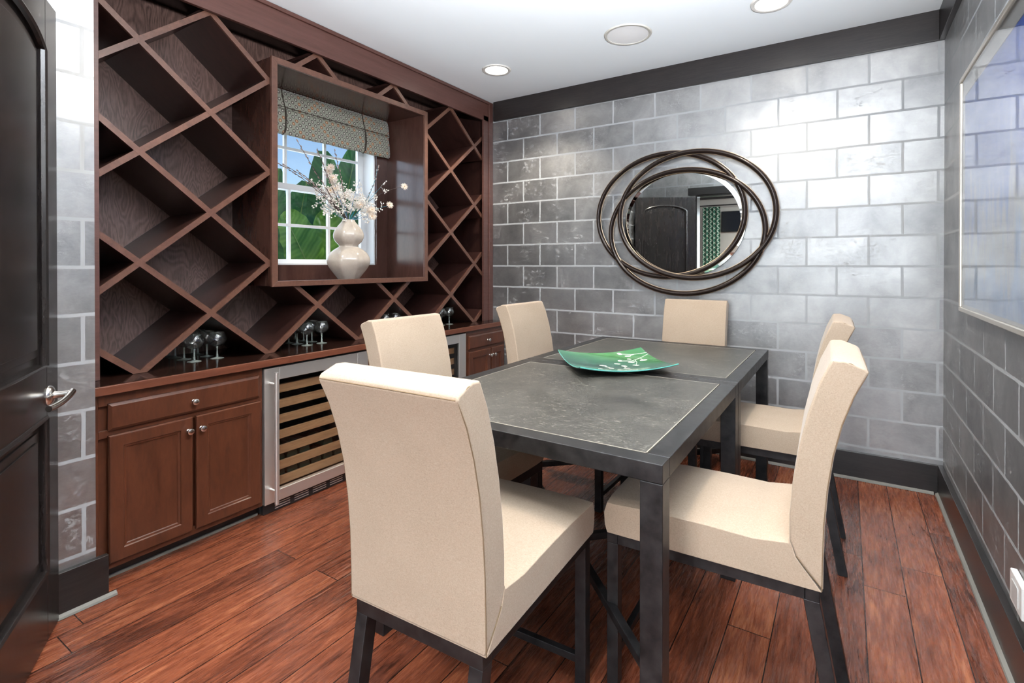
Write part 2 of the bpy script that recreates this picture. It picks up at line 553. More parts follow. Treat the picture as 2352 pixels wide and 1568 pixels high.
# ------------------------------------------------------------------ open door, dark, arched panel
def build_door():
    # local frame: x runs from the free edge (0) to the hinges (.9), y is thickness (0 = face seen), z up
    L, H, Tk = .90, 2.47, .045
    core = MB().box(.01, L - .01, .018, Tk - .018, .012, H - .01)
    st = MB()
    st.box(0, .13, 0, Tk, .01, H).box(L - .13, L, 0, Tk, .01, H)
    st.box(.13, L - .13, 0, Tk, .01, .27).box(.13, L - .13, 0, Tk, .87, 1.06)
    zs, rise = 2.24, .11
    def arch(x):
        k = (x - .13) / (L - .26) * 2 - 1
        return zs + rise * math.sqrt(max(0, 1 - k * k * .98)) * 1.0
    xs = [.13 + (L - .26) * i / 24 for i in range(25)]
    poly = [(x, arch(x)) for x in xs] + [(L - .13, H), (.13, H)]
    st.prism(poly, 'Y', 0, Tk)
    root_o = obj('door_1', st, M['door_wood'], bevel=.003)
    root_o['kind'] = 'structure'
    WL[root_o.name] = Vector((0, 0, 0))
    obj('door_core', core, M['door_wood'], root_o)
    def field(z0, z1, top):
        mbf = MB()
        for ins, y0, y1 in ((.045, .012, .018), (.075, .006, .012)):
            xs2 = [.13 + ins + (L - .26 - 2 * ins) * i / 16 for i in range(17)]
            if top: pl = [(x, arch(x) - ins) for x in xs2]
            else: pl = [(x, z1 - ins) for x in (xs2[0], xs2[-1])]
            pl = [(xs2[0], z0 + ins)] + pl + [(xs2[-1], z0 + ins)]
            mbf.prism(pl, 'Y', y0, y1)
        return mbf
    obj('door_panel', field(1.06, 0, True), M['door_wood'], root_o, bevel=.003)
    obj('door_panel', field(.27, .87, False), M['door_wood'], root_o, bevel=.003)
    def mould(pts):
        m = MB()
        m.tube([(p[0], .0, p[1]) for p in pts], .007, 8, closed=True)
        m.tube([(p[0], .008, p[1]) for p in pts], .016, 8, closed=True)
        return m
    ap = [(.135, 1.065), (.135, arch(.135))] + [(x, arch(x) - .006) for x in xs[1:-1]] + [(L - .135, arch(L - .135)), (L - .135, 1.065)]
    obj('panel_moulding', mould(ap), M['door_wood'], root_o, smooth=True)
    obj('panel_moulding', mould([(.135, .275), (.135, .865), (L - .135, .865), (L - .135, .275)]), M['door_wood'], root_o, smooth=True)
    # lever handle: rose, hub, curved lever running back towards the hinges
    h = MB()
    h.lathe([(.0, -.016), (.020, -.016), (.030, -.012), (.037, -.006), (.039, 0)], (.105, 0, .945), 24, axis='Y')
    ho = obj('door_handle', h, M['nickel'], root_o, smooth=True)
    lv = MB()
    lv.tube([(.105, -.01, .945), (.105, -.03, .945), (.105, -.066, .945)], [.017, .013, .014], 16)
    pts, rad = [], []
    for i in range(13):
        k = i / 12
        pts.append((.088 + .165 * k, -.064 + .028 * k * k, .950 - .026 * math.sin(k * 1.5)))
        rad.append(.0125 - .001 * k)
    lv.tube(pts, rad, 12)
    obj('lever', lv, M['nickel'], ho, smooth=True)
    # place: free edge at (-2.72,.72), towards hinge (.8766,-.481); seen face normal is (.481,.877)
    ex, ey = Vector((.8766, -.4812, 0)), Vector((-.4812, -.8766, 0))
    root_o.matrix_world = Matrix(((ex.x, ey.x, 0, -2.712), (ex.y, ey.y, 0, .733), (0, 0, 1, 0), (0, 0, 0, 1)))
build_door()

# ------------------------------------------------------------------ window in the niche (setting)
def build_window():
    fr = MB()
    xa, xb = -3.64, -3.475   # white reveal boards
    fr.box(xa, xb + .004, wy0, wy0 + .012, wz0, wz1).box(xa, xb + .004, wy1 - .012, wy1, wz0, wz1)
    fr.box(xa, xb + .004, wy0 + .012, wy1 - .012, wz0, wz0 + .012).box(xa, xb + .004, wy0 + .012, wy1 - .012, wz1 - .012, wz1)
    root = obj('window_1', fr, M['white'], bevel=.001)
    root['kind'] = 'structure'
    def sash(x0, x1, z0, z1, rows, nm, yv):
        m = MB()
        a, b = wy0 + .012, wy1 - .012
        m.box(x0, x1, a, a + .048, z0, z1).box(x0, x1, b - .058, b, z0, z1)
        m.box(x0 + .001, x1 - .001, a + .047, b - .057, z0, z0 + .035).box(x0 + .001, x1 - .001, a + .047, b - .057, z1 - .045, z1)
        for y in yv: m.box(x0 + .004, x1 - .004, y - .011, y + .011, z0, z1)
        for z in rows: m.box(x0 + .0055, x1 - .0025, a, b, z - .0105, z + .0105)
        return obj(nm, m, M['white'], root, bevel=.002)
    s1 = sash(-3.635, -3.605, 2.015, 2.64, (2.335,), 'upper_sash', (2.285, 2.628))
    s2 = sash(-3.600, -3.565, 1.458, 2.062, (1.75,), 'lower_sash', (2.29, 2.635))
    obj('window_pane', MB().box(-3.622, -3.618, wy0 + .03, wy1 - .03, 2.04, 2.62), M['pane'], s1)
    obj('window_pane', MB().box(-3.585, -3.581, wy0 + .03, wy1 - .03, 1.48, 2.03), M['pane'], s2)
build_window()

# ------------------------------------------------------------------ wine wall
XF = -3.02         # front of the lattice
XK = -3.45         # face of the back panel
RY0, RY1 = .945, 3.945
BY0, BY1, BZ0, BZ1 = 1.808, 3.162, 1.318, 2.728     # niche box, outside
CT = .905
def build_rack():
    rack = thing('wine_rack', 'dark cherry diamond lattice wine rack filling the left wall around the niche window', 'wine rack', (-3.2, 2.5, CT))
    # back boards around the niche
    bp = MB()
    bp.box(XK - .02, XK, .868, BY0 + .01, CT, 3.0).box(XK - .02, XK, BY1 - .01, YB, CT, 3.0)
    bp.box(XK - .02, XK, BY0 + .01, BY1 - .01, CT, BZ0 + .01).box(XK - .02, XK, BY0 + .01, BY1 - .01, BZ1 - .01, 3.0)
    obj('back_panel', bp, M['rack_back'], rack)
    obj('side_panel', MB().box(XK, -2.99, .870, .895, CT, 3.0), M['rack'], rack)
    obj('side_panel', MB().box(XK, -2.99, 4.035, YB - .002, CT, 3.0), M['rack'], rack)
    # posts and fascia of the face frame
    obj('face_post', MB().box(-3.01, -2.987, .870, .958, CT, 3.046), M['fascia'], rack, bevel=.002)
    obj('face_post', MB().box(-3.01, -2.987, 3.935, 4.012, CT, 2.90), M['fascia'], rack, bevel=.002)
    obj('corner_post', MB().box(-3.01, -2.978, 4.016, YB - .002, CT, 3.046), M['fascia'], rack, bevel=.003)
    obj('fascia_board', MB().box(-3.01, -2.987, .96, 4.012, 2.852, 3.02), M['fascia'], rack, bevel=.002)
    obj('fascia_moulding', MB().box(-3.01, -2.975, .870, 4.012, 3.02, 3.046), M['fascia'], rack, bevel=.004)
    obj('rack_ceiling', MB().box(XK, -3.01, .91, 4.035, 2.99, 3.01), M['rack'], rack)
    # lattice boards
    a0, da, b0, db = 1.130, .3375, .90, .2803
    sl = db / da
    def clip(poly, nx, ny, c):      # keep nx*x+ny*y <= c
        out = []
        for i in range(len(poly)):
            p, q = poly[i], poly[(i + 1) % len(poly)]
            dp, dq = nx * p[0] + ny * p[1] - c, nx * q[0] + ny * q[1] - c
            if dp <= 0: out.append(p)
            if (dp < 0 < dq) or (dq < 0 < dp):
                t = dp / (dp - dq)
                out.append((p[0] + (q[0] - p[0]) * t, p[1] + (q[1] - p[1]) * t))
        return out
    th = .0145
    ln = math.hypot(1, sl)
    for sg in (1, -1):
        for k in range(-8, 16):
            # passes through (a0, b0 + 2*db*k), slope sg*sl
            zc = b0 + 2 * db * k
            f = lambda y: zc + sg * sl * (y - a0)
            ax, ay = -.5, f(-.5)
            bx, by = 6., f(6.)
            nx, ny = -sg * sl / ln, 1 / ln
            quad = [(ax + nx * th, ay + ny * th), (bx + nx * th, by + ny * th), (bx - nx * th, by - ny * th), (ax - nx * th, ay - ny * th)]
            full = quad
            for c in ((-1, 0, -RY0), (1, 0, RY1), (0, -1, -(CT + .001)), (0, 1, 2.872)):
                full = clip(full, *c)
                if len(full) < 3: break
            if len(full) < 3: continue
            pieces = []
            # does it meet the niche box?
            t0 = max(BY0, min((BZ0 - zc) / (sg * sl) + a0, (BZ1 - zc) / (sg * sl) + a0))
            t1 = min(BY1, max((BZ0 - zc) / (sg * sl) + a0, (BZ1 - zc) / (sg * sl) + a0))
            if t0 < t1 - .03:
                def side(y):
                    if abs(y - BY0) < 1e-6: return (1, 0, BY0 + .012)
                    if abs(y - BY1) < 1e-6: return (-1, 0, -(BY1 - .012))
                    return (0, 1, BZ0 + .012) if f(y) < (BZ0 + BZ1) / 2 else (0, -1, -(BZ1 - .012))
                for y, ge in ((t0, 0), (t1, 1)):
                    p = clip(full, 1, 0, y + .05) if ge == 0 else clip(full, -1, 0, -(y - .05))
                    if len(p) > 2: p = clip(p, *side(y))
                    if len(p) > 2: pieces.append(p)
            else:
                pieces.append(full)
            for p in pieces:
                w_ = max(q[0] for q in p) - min(q[0] for q in p)
                if w_ < .05: continue
                x1 = XF - .0125 if sg > 0 else XF - .0118
                o = obj('lattice_board', MB().prism(p, 'X', XK, x1), M['rack'], rack)
                e = obj('lit_edge', MB().prism(p, 'X', x1, x1 + .0125), M['rack_lit_edge'], o)  # board front in the lightened stain, as if lit
    # niche box
    t = .024
    bx = MB()
    bx.box(XK, XF + .012, BY0, BY0 + t, BZ0, BZ1).box(XK, XF + .012, BY1 - t, BY1, BZ0, BZ1)
    bx.box(XK, XF + .012, BY0 + t, BY1 - t, BZ0, BZ0 + t).box(XK, XF + .012, BY0 + t, BY1 - t, BZ1 - t, BZ1)
    box_o = obj('niche_box', bx, M['niche'], rack)
    wdt = .034
    fm = MB()
    xx0, xx1 = XF + .012, XF + .030
    for q in ([(BY0 - .004, BZ0 - .004), (BY1 + .004, BZ0 - .004), (BY1 - wdt, BZ0 + wdt - .003), (BY0 + wdt, BZ0 + wdt - .003)],
              [(BY0 - .004, BZ1 + .004), (BY1 + .004, BZ1 + .004), (BY1 - wdt, BZ1 - wdt), (BY0 + wdt, BZ1 - wdt)],
              [(BY0 - .004, BZ0 - .004), (BY0 + wdt, BZ0 + wdt - .003), (BY0 + wdt, BZ1 - wdt), (BY0 - .004, BZ1 + .004)],
              [(BY1 + .004, BZ0 - .004), (BY1 - wdt, BZ0 + wdt - .003), (BY1 - wdt, BZ1 - wdt), (BY1 + .004, BZ1 + .004)]):
        fm.prism(q, 'X', xx0, xx1)
    obj('face_frame', fm, M['rack_lit_edge'], box_o, bevel=.0015)
    # dark boards round the window at the back of the niche
    nb = MB()
    i0, i1, j0, j1 = BY0 + t, BY1 - t, BZ0 + t, BZ1 - t
    nb.box(XK - .02, XK, i0 - .01, wy0, j0 - .01, j1 + .01).box(XK - .02, XK, wy1, i1 + .01, j0 - .01, j1 + .01)
    nb.box(XK - .02, XK, wy0, wy1, j0 - .01, wz0).box(XK - .02, XK, wy0, wy1, wz1, j1 + .01)
    obj('window_surround', nb, M['niche'], box_o)
build_rack()

# ------------------------------------------------------------------ roman shade
def shade():
    t = NT('dotted shade fabric')
    p = t.n('SeparateXYZ'); t.l(t.pos(), p.inputs[0])
    cb = t.n('CombineXYZ')
    t.l(p.outputs['Y'], cb.inputs[0]); t.l(p.outputs['Z'], cb.inputs[1])
    mp = t.n('Mapping')
    mp.inputs['Rotation'].default_value = (0, 0, R(45))
    mp.inputs['Scale'].default_value = (1, 1, 1)
    t.l(cb.outputs[0], mp.inputs['Vector'])
    vo = t.n('TexVoronoi', voronoi_dimensions='2D', feature='F1')
    vo.inputs['Scale'].default_value = 27.5
    vo.inputs['Randomness'].default_value = 0
    t.l(mp.outputs[0], vo.inputs['Vector'])
    sc = t.n('SeparateColor'); t.l(vo.outputs['Color'], sc.inputs[0])
    ringc = t.mix(t.math('GREATER_THAN', sc.outputs[0], .72), srgb(74, 66, 62), srgb(124, 84, 56))
    fill = t.mix(t.math('GREATER_THAN', sc.outputs[0], .72), srgb(186, 180, 170), srgb(190, 152, 124))
    d = vo.outputs['Distance']
    dot = t.math('LESS_THAN', d, .35)
    inn = t.math('LESS_THAN', d, .18)
    c = t.mix(dot, srgb(140, 143, 130), ringc)
    c = t.mix(inn, c, fill)
    t.set(Base_Color=c, Roughness=.7)
    t.b.inputs['Sheen Weight'].default_value = .2
    return t.m
def build_shade():
    m = shade()
    root = thing('roman_shade', 'grey green roman shade with ring dots folded up at the top of the niche window', 'window shade', (-3.41, 2.45, 2.70))
    y0, y1 = 1.845, 3.118
    def sheet(prof, nm):
        mb = MB()
        n = 40
        vs = []
        for i in range(n + 1):
            y = y0 + (y1 - y0) * i / n
            for (x, z) in prof:
                vs.append((x + .0015 * math.sin(i * .9), y, z + (.002 * math.sin(i * .7) if z < 2.6 else 0)))
        k = len(prof)
        fs = [(i * k + j, (i + 1) * k + j, (i + 1) * k + j + 1, i * k + j + 1) for i in range(n) for j in range(k - 1)]
        mb.add(vs, fs)
        o = obj(nm, mb, m, root, smooth=True)
        s = o.modifiers.new('thick', 'SOLIDIFY'); s.thickness = .004
        return o
    sheet([(-3.425, 2.700), (-3.412, 2.65), (-3.402, 2.58), (-3.400, 2.565), (-3.420, 2.55)], 'upper_fold')
    sheet([(-3.425, 2.575), (-3.412, 2.555), (-3.400, 2.50), (-3.392, 2.42), (-3.394, 2.392), (-3.404, 2.380), (-3.42, 2.385), (-3.428, 2.42)], 'lower_fold')
    cord = flat('dark cord', srgb(52, 44, 36), .7)
    for y in (2.135, 2.84):
        obj('cord', MB().tube([(-3.415, y - .004, 2.698), (-3.398, y, 2.62), (-3.393, y + .012, 2.56), (-3.388, y + .012, 2.47), (-3.387, y + .004, 2.40), (-3.400, y - .002, 2.373), (-3.425, y, 2.385)], .0045, 6), cord, root, smooth=True)
        obj('cord', MB().tube([(-3.389, y + .016, 2.55), (-3.384, y + .020, 2.46), (-3.386, y + .008, 2.39)], .003, 6), cord, root, smooth=True)
    obj('cord', MB().tube([(-3.398, y0, 2.572), (-3.398, (y0 + y1) / 2, 2.570), (-3.398, y1, 2.572)], .004, 6), cord, root, smooth=True)
build_shade()

# ------------------------------------------------------------------ counter and base units
obj_ct = thing('countertop', 'long dark cherry countertop running under the wine rack', 'countertop', (-3.1, 2.5, .865))
obj('worktop', MB().box(XK, -2.832, .870, YB - .002, .865, CT), M['counter'], obj_ct)
obj('front_edge', MB().box(-2.832, -2.815, .870, YB - .028, .865, CT), M['counter_edge'], obj_ct, bevel=.003)

DOORL = [(0, 0), (0, .014), (.003, .018), (.006, .019), (.054, .019), (.058, .014), (.066, .012), (.070, .008)]
DRAWL = [(0, 0), (0, .010), (.004, .013), (.012, .019), (.016, .019)]
def knob(y, z, x, parent):
    m = MB()
    m.lathe([(.0095, 0), (.0095, .002), (.005, .006), (.005, .014), (.010, .018), (.0155, .022), (.0165, .027), (.0145, .032), (.008, .035), (0.001, .0355)], (x, y, z), 20, axis='X')
    return obj('knob', m, M['nickel'], parent, smooth=True)
FX = -2.845
def base_cabinet(y0, y1, label, doors, knobs, drawer):
    t = thing('base_cabinet', label, 'cabinet', (-3.1, (y0 + y1) / 2, 0))
    obj('body', MB().box(XK, FX - .02, y0, y1, .065, .864), M['cabinet'], t)
    ff = MB().box(FX - .02, FX - .001, y0, y0 + .035, .065, .864).box(FX - .02, FX - .001, y1 - .025, y1, .065, .864)
    ff.box(FX - .02, FX - .001, y0 + .035, y1 - .025, .81, .864).box(FX - .02, FX - .001, y0 + .035, y1 - .025, .665, .70)
    ff.box(FX - .02, FX - .001, y0 + .035, y1 - .025, .065, .105)
    obj('face_frame', ff, M['cabinet'], t, bevel=.0015)
    obj('toe_kick', MB().box(FX - .075, FX - .06, y0, y1, .0, .065), M['black'], t)
    dr = obj('drawer', MB().panel(drawer[0], drawer[1], .697, .820, FX - .001, DRAWL), M['cabinet'], t, smooth=True, ang=12)
    knob((drawer[0] + drawer[1]) / 2, .755, FX + .018, dr)
    for (a, b), kb in zip(doors, knobs):
        d = obj('door', MB().panel(a, b, .094, .675, FX - .001, DOORL), M['cabinet'], t, smooth=True, ang=12)
        knob(kb, .610, FX + .018, d)
    return t
base_cabinet(.870, 1.655, 'cherry base cabinet with one drawer over two doors beside the dark door', [(.938, 1.284), (1.300, 1.637)], [1.262, 1.322], (.938, 1.634))
base_cabinet(2.412, 2.728, 'narrow cherry base cabinet between the two wine coolers', [(2.447, 2.705)], [2.68], (2.447, 2.705))
base_cabinet(3.484, YB - .002, 'cherry base cabinet in the back corner right of the far wine cooler', [(3.512, 3.836), (3.850, 4.052)], [3.812, 3.872], (3.512, 4.052))
struct('trim_8', MB().box(FX - .06, FX - .05, .91, 1.655, 0, .012), M['strip'])

def wine_cooler(y0, y1, label):
    t = thing('wine_cooler', label, 'wine cooler', (-3.1, (y0 + y1) / 2, 0), 'under-counter wine coolers')
    X = -2.835
    bd = MB().box(XK, X - .05, y0, y0 + .02, .01, .858).box(XK, X - .05, y1 - .02, y1, .01, .858)
    bd.box(XK, X - .05, y0 + .02, y1 - .02, .835, .858).box(XK, X - .05, y0 + .02, y1 - .02, .01, .08).box(XK, XK + .02, y0 + .02, y1 - .02, .08, .835)
    obj('housing', bd, M['cavity'], t)
    ga, gb, gz0, gz1 = y0 + .092, y1 - .092, .128, .776
    fr = MB()
    fr.box(X - .035, X, y0 + .002, ga, .063, .850).box(X - .035, X, gb, y1 - .002, .063, .850)
    fr.box(X - .035, X, ga, gb, .063, gz0).box(X - .035, X, ga, gb, gz1, .850)
    d = obj('door', fr, M['steel'], t, bevel=.002)
    gk = MB().box(X - .04, X - .012, ga - .004, ga + .006, gz0, gz1).box(X - .04, X - .012, gb - .022, gb + .002, gz0, gz1)
    gk.box(X - .04, X - .012, ga, gb, gz1 - .006, gz1 + .002)
    obj('gasket', gk, M['black'], d)
    obj('chrome_strip', MB().box(X - .012, X - .006, gb - .012, gb - .006, gz0, gz1), M['nickel'], d)
    obj('door_glass', MB().box(X - .016, X - .012, ga, gb, gz0, gz1), M['pane'], d)
    h = MB()
    hy = y0 + .036
    h.tube([(X + .062, hy, .078), (X + .062, hy, .832)], .0115, 18)
    h.tube([(X, hy - .0, .15), (X + .058, hy, .15)], .006, 10).tube([(X, hy, .765), (X + .058, hy, .765)], .006, 10)
    obj('handle', h, M['steel'], d, smooth=True, label=None) if False else obj('handle', h, M['steel'], d, smooth=True)
    sw = wood('beech rack front', srgb(122, 90, 62), srgb(158, 122, 88), .45, (2, 1, 12), 4) if 'beech' not in M else M['beech']
    M['beech'] = sw
    wire = M['nickel']
    for i in range(7):
        z = .682 - .0925 * i
        s = obj('shelf', MB().box(X - .075, X - .055, ga - .01, gb + .01, z, z + .050), sw, t, bevel=.002)
        wr = MB()
        for k in range(8):
            yy = ga + .03 + k * (gb - ga - .06) / 7
            wr.tube([(X - .075, yy, z + .01), (XK + .03, yy, z + .01)], .003, 6)
        obj('rack_wire', wr, wire, s)
    # bottles lying on two of the lower racks
    bg_ = flat('bottle glass', (.02, .035, .025, 1), .12) if 'bottle' not in M else M['bottle']
    M['bottle'] = bg_
    # toe grille
    g = MB().box(X - .06, X - .022, y0 + .004, y1 - .004, 0.002, .060)
    gr = obj('toe_grille', g, M['black'], t)
    sl = MB()
    for k in range(5):
        ya = y0 + .075 + k * .125
        for j in range(3):
            z = .014 + j * .014
            sl.box(X - .022, X - .019, ya, ya + .095, z, z + .004)
    obj('louver', sl, M['steel'], gr)
    return t
c1 = wine_cooler(1.661, 2.408, 'stainless steel wine cooler with wooden rack fronts right of the left cabinet')
c2 = wine_cooler(2.732, 3.480, 'far stainless steel wine cooler left of the back corner cabinet')
def bottle_mb():
    m = MB()
    m.lathe([(.001, 0), (.034, .002), (.037, .01), (.037, .18), (.030, .205), (.014, .225), (.0135, .285), (.015, .286), (.015, .296), (.001, .297)], (0, 0, 0), 18, axis='X')
    return m
b0_ = None
blist = [(1.665 + .14 + .085 * k, .162, 'a') for k in range(6)] + [(1.665 + .14 + .085 * k, .254, 'b') for k in (0, 1, 2, 4)]
words = ['first', 'second', 'third', 'fourth', 'fifth', 'sixth']
for i, (y, z, rw) in enumerate(blist):
    k = i if rw == 'a' else (0, 1, 2, 4)[i - 6]
    lab = '%s wine bottle from the left lying in the near cooler, %s' % (words[k if rw == 'a' else i - 6], 'lowest occupied rack' if rw == 'a' else 'rack above the lowest')
    if b0_ is None:
        b0_ = obj('wine_bottle', bottle_mb(), M['bottle'], smooth=True)
        o = b0_
    else:
        o = b0_.copy(); COL.objects.link(o)
    o.rotation_euler = (0, 0, PI)
    o.location = (-2.92, y, z - .016 + .045 - .006)
    tag(o, lab, 'bottle', 'wine bottles in the near cooler')

# ------------------------------------------------------------------ wine glasses on the counter
def wine_glass():
    root = thing('wine_glass', '', 'wine glass', (0, 0, 0), 'balloon wine glasses on the counter')
    prof_f = [(.0335, 0), (.035, .0015), (.030, .003), (.012, .006), (.006, .011), (.0045, .016)]
    obj('foot', MB().lathe(prof_f, n=28), M['foot_glass'], root, smooth=True)
    prof_s = [(.0045, .016), (.0062, .022), (.0042, .027), (.0036, .05), (.0042, .062), (.0068, .066), (.0045, .070)]
    obj('stem', MB().lathe(prof_s, n=16), M['foot_glass'], root, smooth=True)
    outer = [(.006, .0705), (.022, .075), (.038, .086), (.0475, .102), (.049, .115), (.0465, .128), (.040, .142), (.036, .150)]
    m = MB().lathe(outer + [(.0353, .1508), (.0345, .1500)], n=36)
    m.f.pop(); m.f.pop()
    b_ = obj('bowl', m, M['stem_glass'], root, smooth=True)
    obj('rim', MB().tube([(.0356 * math.cos(2 * PI * k / 32), .0356 * math.sin(2 * PI * k / 32), .1506) for k in range(32)], .0008, 5, closed=True), M['foot_glass'], b_, smooth=True)  # rim in the paler glass, painting in its highlight
    return root
g0 = wine_glass()
rown = ['front', 'second', 'third', 'back']
gl = []
for (ya, yb), xs_, bay in (((1.424, 1.546), (-3.118, -3.235, -3.341, -3.415), 'under the diamond above the left cabinet'),
                           ((2.113, 2.227), (-3.100, -3.210, -3.305, -3.405), 'under the diamond above the near cooler'),
                           ((2.80, 2.915), (-3.110, -3.215), 'behind the near left chair'),
                           ((3.450, 3.558), (-3.098, -3.205), 'under the diamond nearest the back wall')):
    for i, x in enumerate(xs_):
        for y, sd in ((ya, 'left'), (yb, 'right')):
            gl.append((x, y, '%s row %s balloon wine glass %s' % (rown[i], sd, bay)))
for i, (x, y, lab) in enumerate(gl):
    o = g0 if i == 0 else copy_tree(g0)
    o.location = (x, y, CT)
    o['label'] = lab

# ------------------------------------------------------------------ dining tables
def table(y0, y1, label):
    x0, x1, h, fwid, fh = -1.595, -.426, .90, .066, .055
    t = thing('dining_table', label, 'table', ((x0 + x1) / 2, (y0 + y1) / 2, 0), 'dark square tables pushed together')
    f = MB()
    f.box(x0, x1, y0, y0 + fwid, h - fh, h).box(x0, x1, y1 - fwid, y1, h - fh, h)
    f.box(x0, x0 + fwid, y0 + fwid, y1 - fwid, h - fh, h).box(x1 - fwid, x1, y0 + fwid, y1 - fwid, h - fh, h)
    obj('frame', f, M['iron'], t, bevel=.003)
    for x in (x0, x1 - fwid):
        for y in (y0, y1 - fwid):
            obj('leg', MB().box(x, x + fwid, y, y + fwid, 0, h - fh), M['iron'], t, bevel=.003)
    a, b, c, d = x0 + fwid + .003, x1 - fwid - .003, y0 + fwid + .003, y1 - fwid - .003
    s = obj('tabletop', MB().box(a + .004, b - .004, c + .004, d - .004, h - .03, h - .0015), M['slate'], t)
    e = MB().box(a, b, c, c + .004, h - .03, h - .001).box(a, b, d - .004, d, h - .03, h - .001).box(a, a + .004, c, d, h - .03, h - .001).box(b - .004, b, c, d, h - .03, h - .001)
    obj('tabletop_edge', e, M['slate_edge'], s)
    w2 = .014
    za, zb = .255, .285
    for (p, q, dz) in (((x0 + .033, y0 + .033), (x1 - .033, y1 - .033), 0), ((x0 + .033, y1 - .033), (x1 - .033, y0 + .033), .0)):
        dx, dy = q[0] - p[0], q[1] - p[1]
        l = math.hypot(dx, dy)
        nx, ny = -dy / l * w2, dx / l * w2
        obj('cross_stretcher', MB().prism([(p[0] + nx, p[1] + ny), (q[0] + nx, q[1] + ny), (q[0] - nx, q[1] - ny), (p[0] - nx, p[1] - ny)], 'Z', za + dz, zb + dz), M['iron'], t, bevel=.002)
table(1.369, 2.517, 'near dark iron square table with slate top, closest to the doorway')
table(2.522, 3.605, 'far dark iron square table with slate top, closest to the ring mirror')

# ------------------------------------------------------------------ chairs
def make_chair():
    root = thing('dining_chair', '', 'chair', (0, 0, 0), 'beige upholstered chairs round the tables')
    W = .4525
    hw = W / 2
    # backrest: side profile (y,z), chair faces +y
    rear = [(-.330, .535), (-.331, .62), (-.334, .72), (-.342, .82), (-.356, .92), (-.377, 1.01), (-.404, 1.09), (-.436, 1.158)]
    front = [(-.348, 1.186), (-.318, 1.12), (-.290, 1.03), (-.268, .93), (-.253, .83), (-.245, .73), (-.245, .66), (-.262, .615)]
    poly = rear + [(-.428, 1.170)] + [(-.38, 1.188)] + front
    mb = MB().prism(poly, 'X', -hw, hw, 8)
    bk = obj('backrest', mb, M['linen'], root, bevel=.011, seg=3, ang=40)
    # seams along the rear edges and across the top
    sm = MB()
    for s in (-1, 1):
        sm.tube([(s * (hw - .001), y + .0035, z) for y, z in rear[:-1]] + [(s * (hw - .003), -.4305, 1.155)], .0015, 5)
        sm.tube([(s * (hw - .0005), -.262, .618), (s * (hw - .0005), -.298, .575), (s * (hw - .002), -.326, .545)], .0014, 5)
        sm.tube([(s * (hw - .003), -.4305, 1.156), (s * (hw - .002), -.395, 1.180), (s * (hw - .002), -.352, 1.182)], .0014, 5)
    sm.tube([(-hw + .006, -.4335, 1.1585), (0, -.4345, 1.1595), (hw - .006, -.4335, 1.1585)], .0018, 5)
    obj('seam', sm, M['seam'], bk, smooth=True)
    # seat
    n = 12
    m = MB()
    sp = [(-.327, .532), (.0, .532), (.322, .532), (.331, .56), (.333, .60), (.322, .636), (.29, .650), (.15, .657), (0, .658), (-.15, .654), (-.244, .65), (-.246, .66), (-.262, .613)]
    vs = []
    k = len(sp)
    for i in range(n + 1):
        u = i / n * 2 - 1
        for (y, z) in sp:
            zz, yy = z, y
            if z > .645 and y > -.24: zz = z - .016 * abs(u) ** 3.0
            if y > .3: yy = y - .008 * abs(u) ** 4; 
            vs.append((u * hw * (1.004 if .56 < z < .64 else 1), yy, zz))
    fs = [tuple(range(k)), tuple(n * k + i for i in range(k))[::-1]]
    for a in range(n):
        for i in range(k):
            j = (i + 1) % k
            fs.append((a * k + j, a * k + i, (a + 1) * k + i, (a + 1) * k + j))
    m.add(vs, fs)
    obj('seat', m, M['linen'], root, bevel=.026, seg=5, ang=50)
    # metal frame
    q, L = .019, .0
    fr = MB()
    z0, z1 = .492, .532
    fr.box(-.212, .212, .282, .320, z0, z1).box(-.212, .212, -.322, -.284, z0, z1)
    fr.box(-.212, -.174, -.284, .282, z0, z1).box(.174, .212, -.284, .282, z0, z1)
    obj('seat_frame', fr, M['iron'], root, bevel=.002)
    for s in (-1, 1):
        xa, xb = (s * .212, s * .172)
        obj('leg', MB().box(xa, xb, .280, .320, 0, z0), M['iron'], root, bevel=.002)
        obj('leg', MB().prism([(-.322, z0 + .001), (-.280, z0 + .001), (-.370, 0), (-.410, 0)], 'X', xa, xb), M['iron'], root, bevel=.002)
    obj('front_stretcher', MB().box(-.172, .172, .290, .314, .080, .106), M['iron'], root, bevel=.002)
    return root
ch = make_chair()
#          x      y     rotation (0 = faces +y)
seats = [
    (-.948, 1.262, R(2.2), 'beige linen chair at the near table end with its back to the doorway'),
    (-.387, 1.846, R(91.5), 'beige linen chair on the right side of the near table'),
    (-.402, 2.965, R(91), 'beige linen chair on the right side of the far table'),
    (-1.530, 1.835, R(-92), 'beige linen chair on the left side of the near table, facing it from the coolers'),
    (-1.530, 2.940, R(-91), 'beige linen chair on the left side of the far table near the corner cabinet'),
    (-.948, 3.525, R(182), 'beige linen chair at the far table end below the ring mirror'),
]
for i, (x, y, a, lab) in enumerate(seats):
    o = ch if i == 0 else copy_tree(ch)
    o.location = (x, y, 0)
    o.rotation_euler = (0, 0, a)
    o['label'] = lab

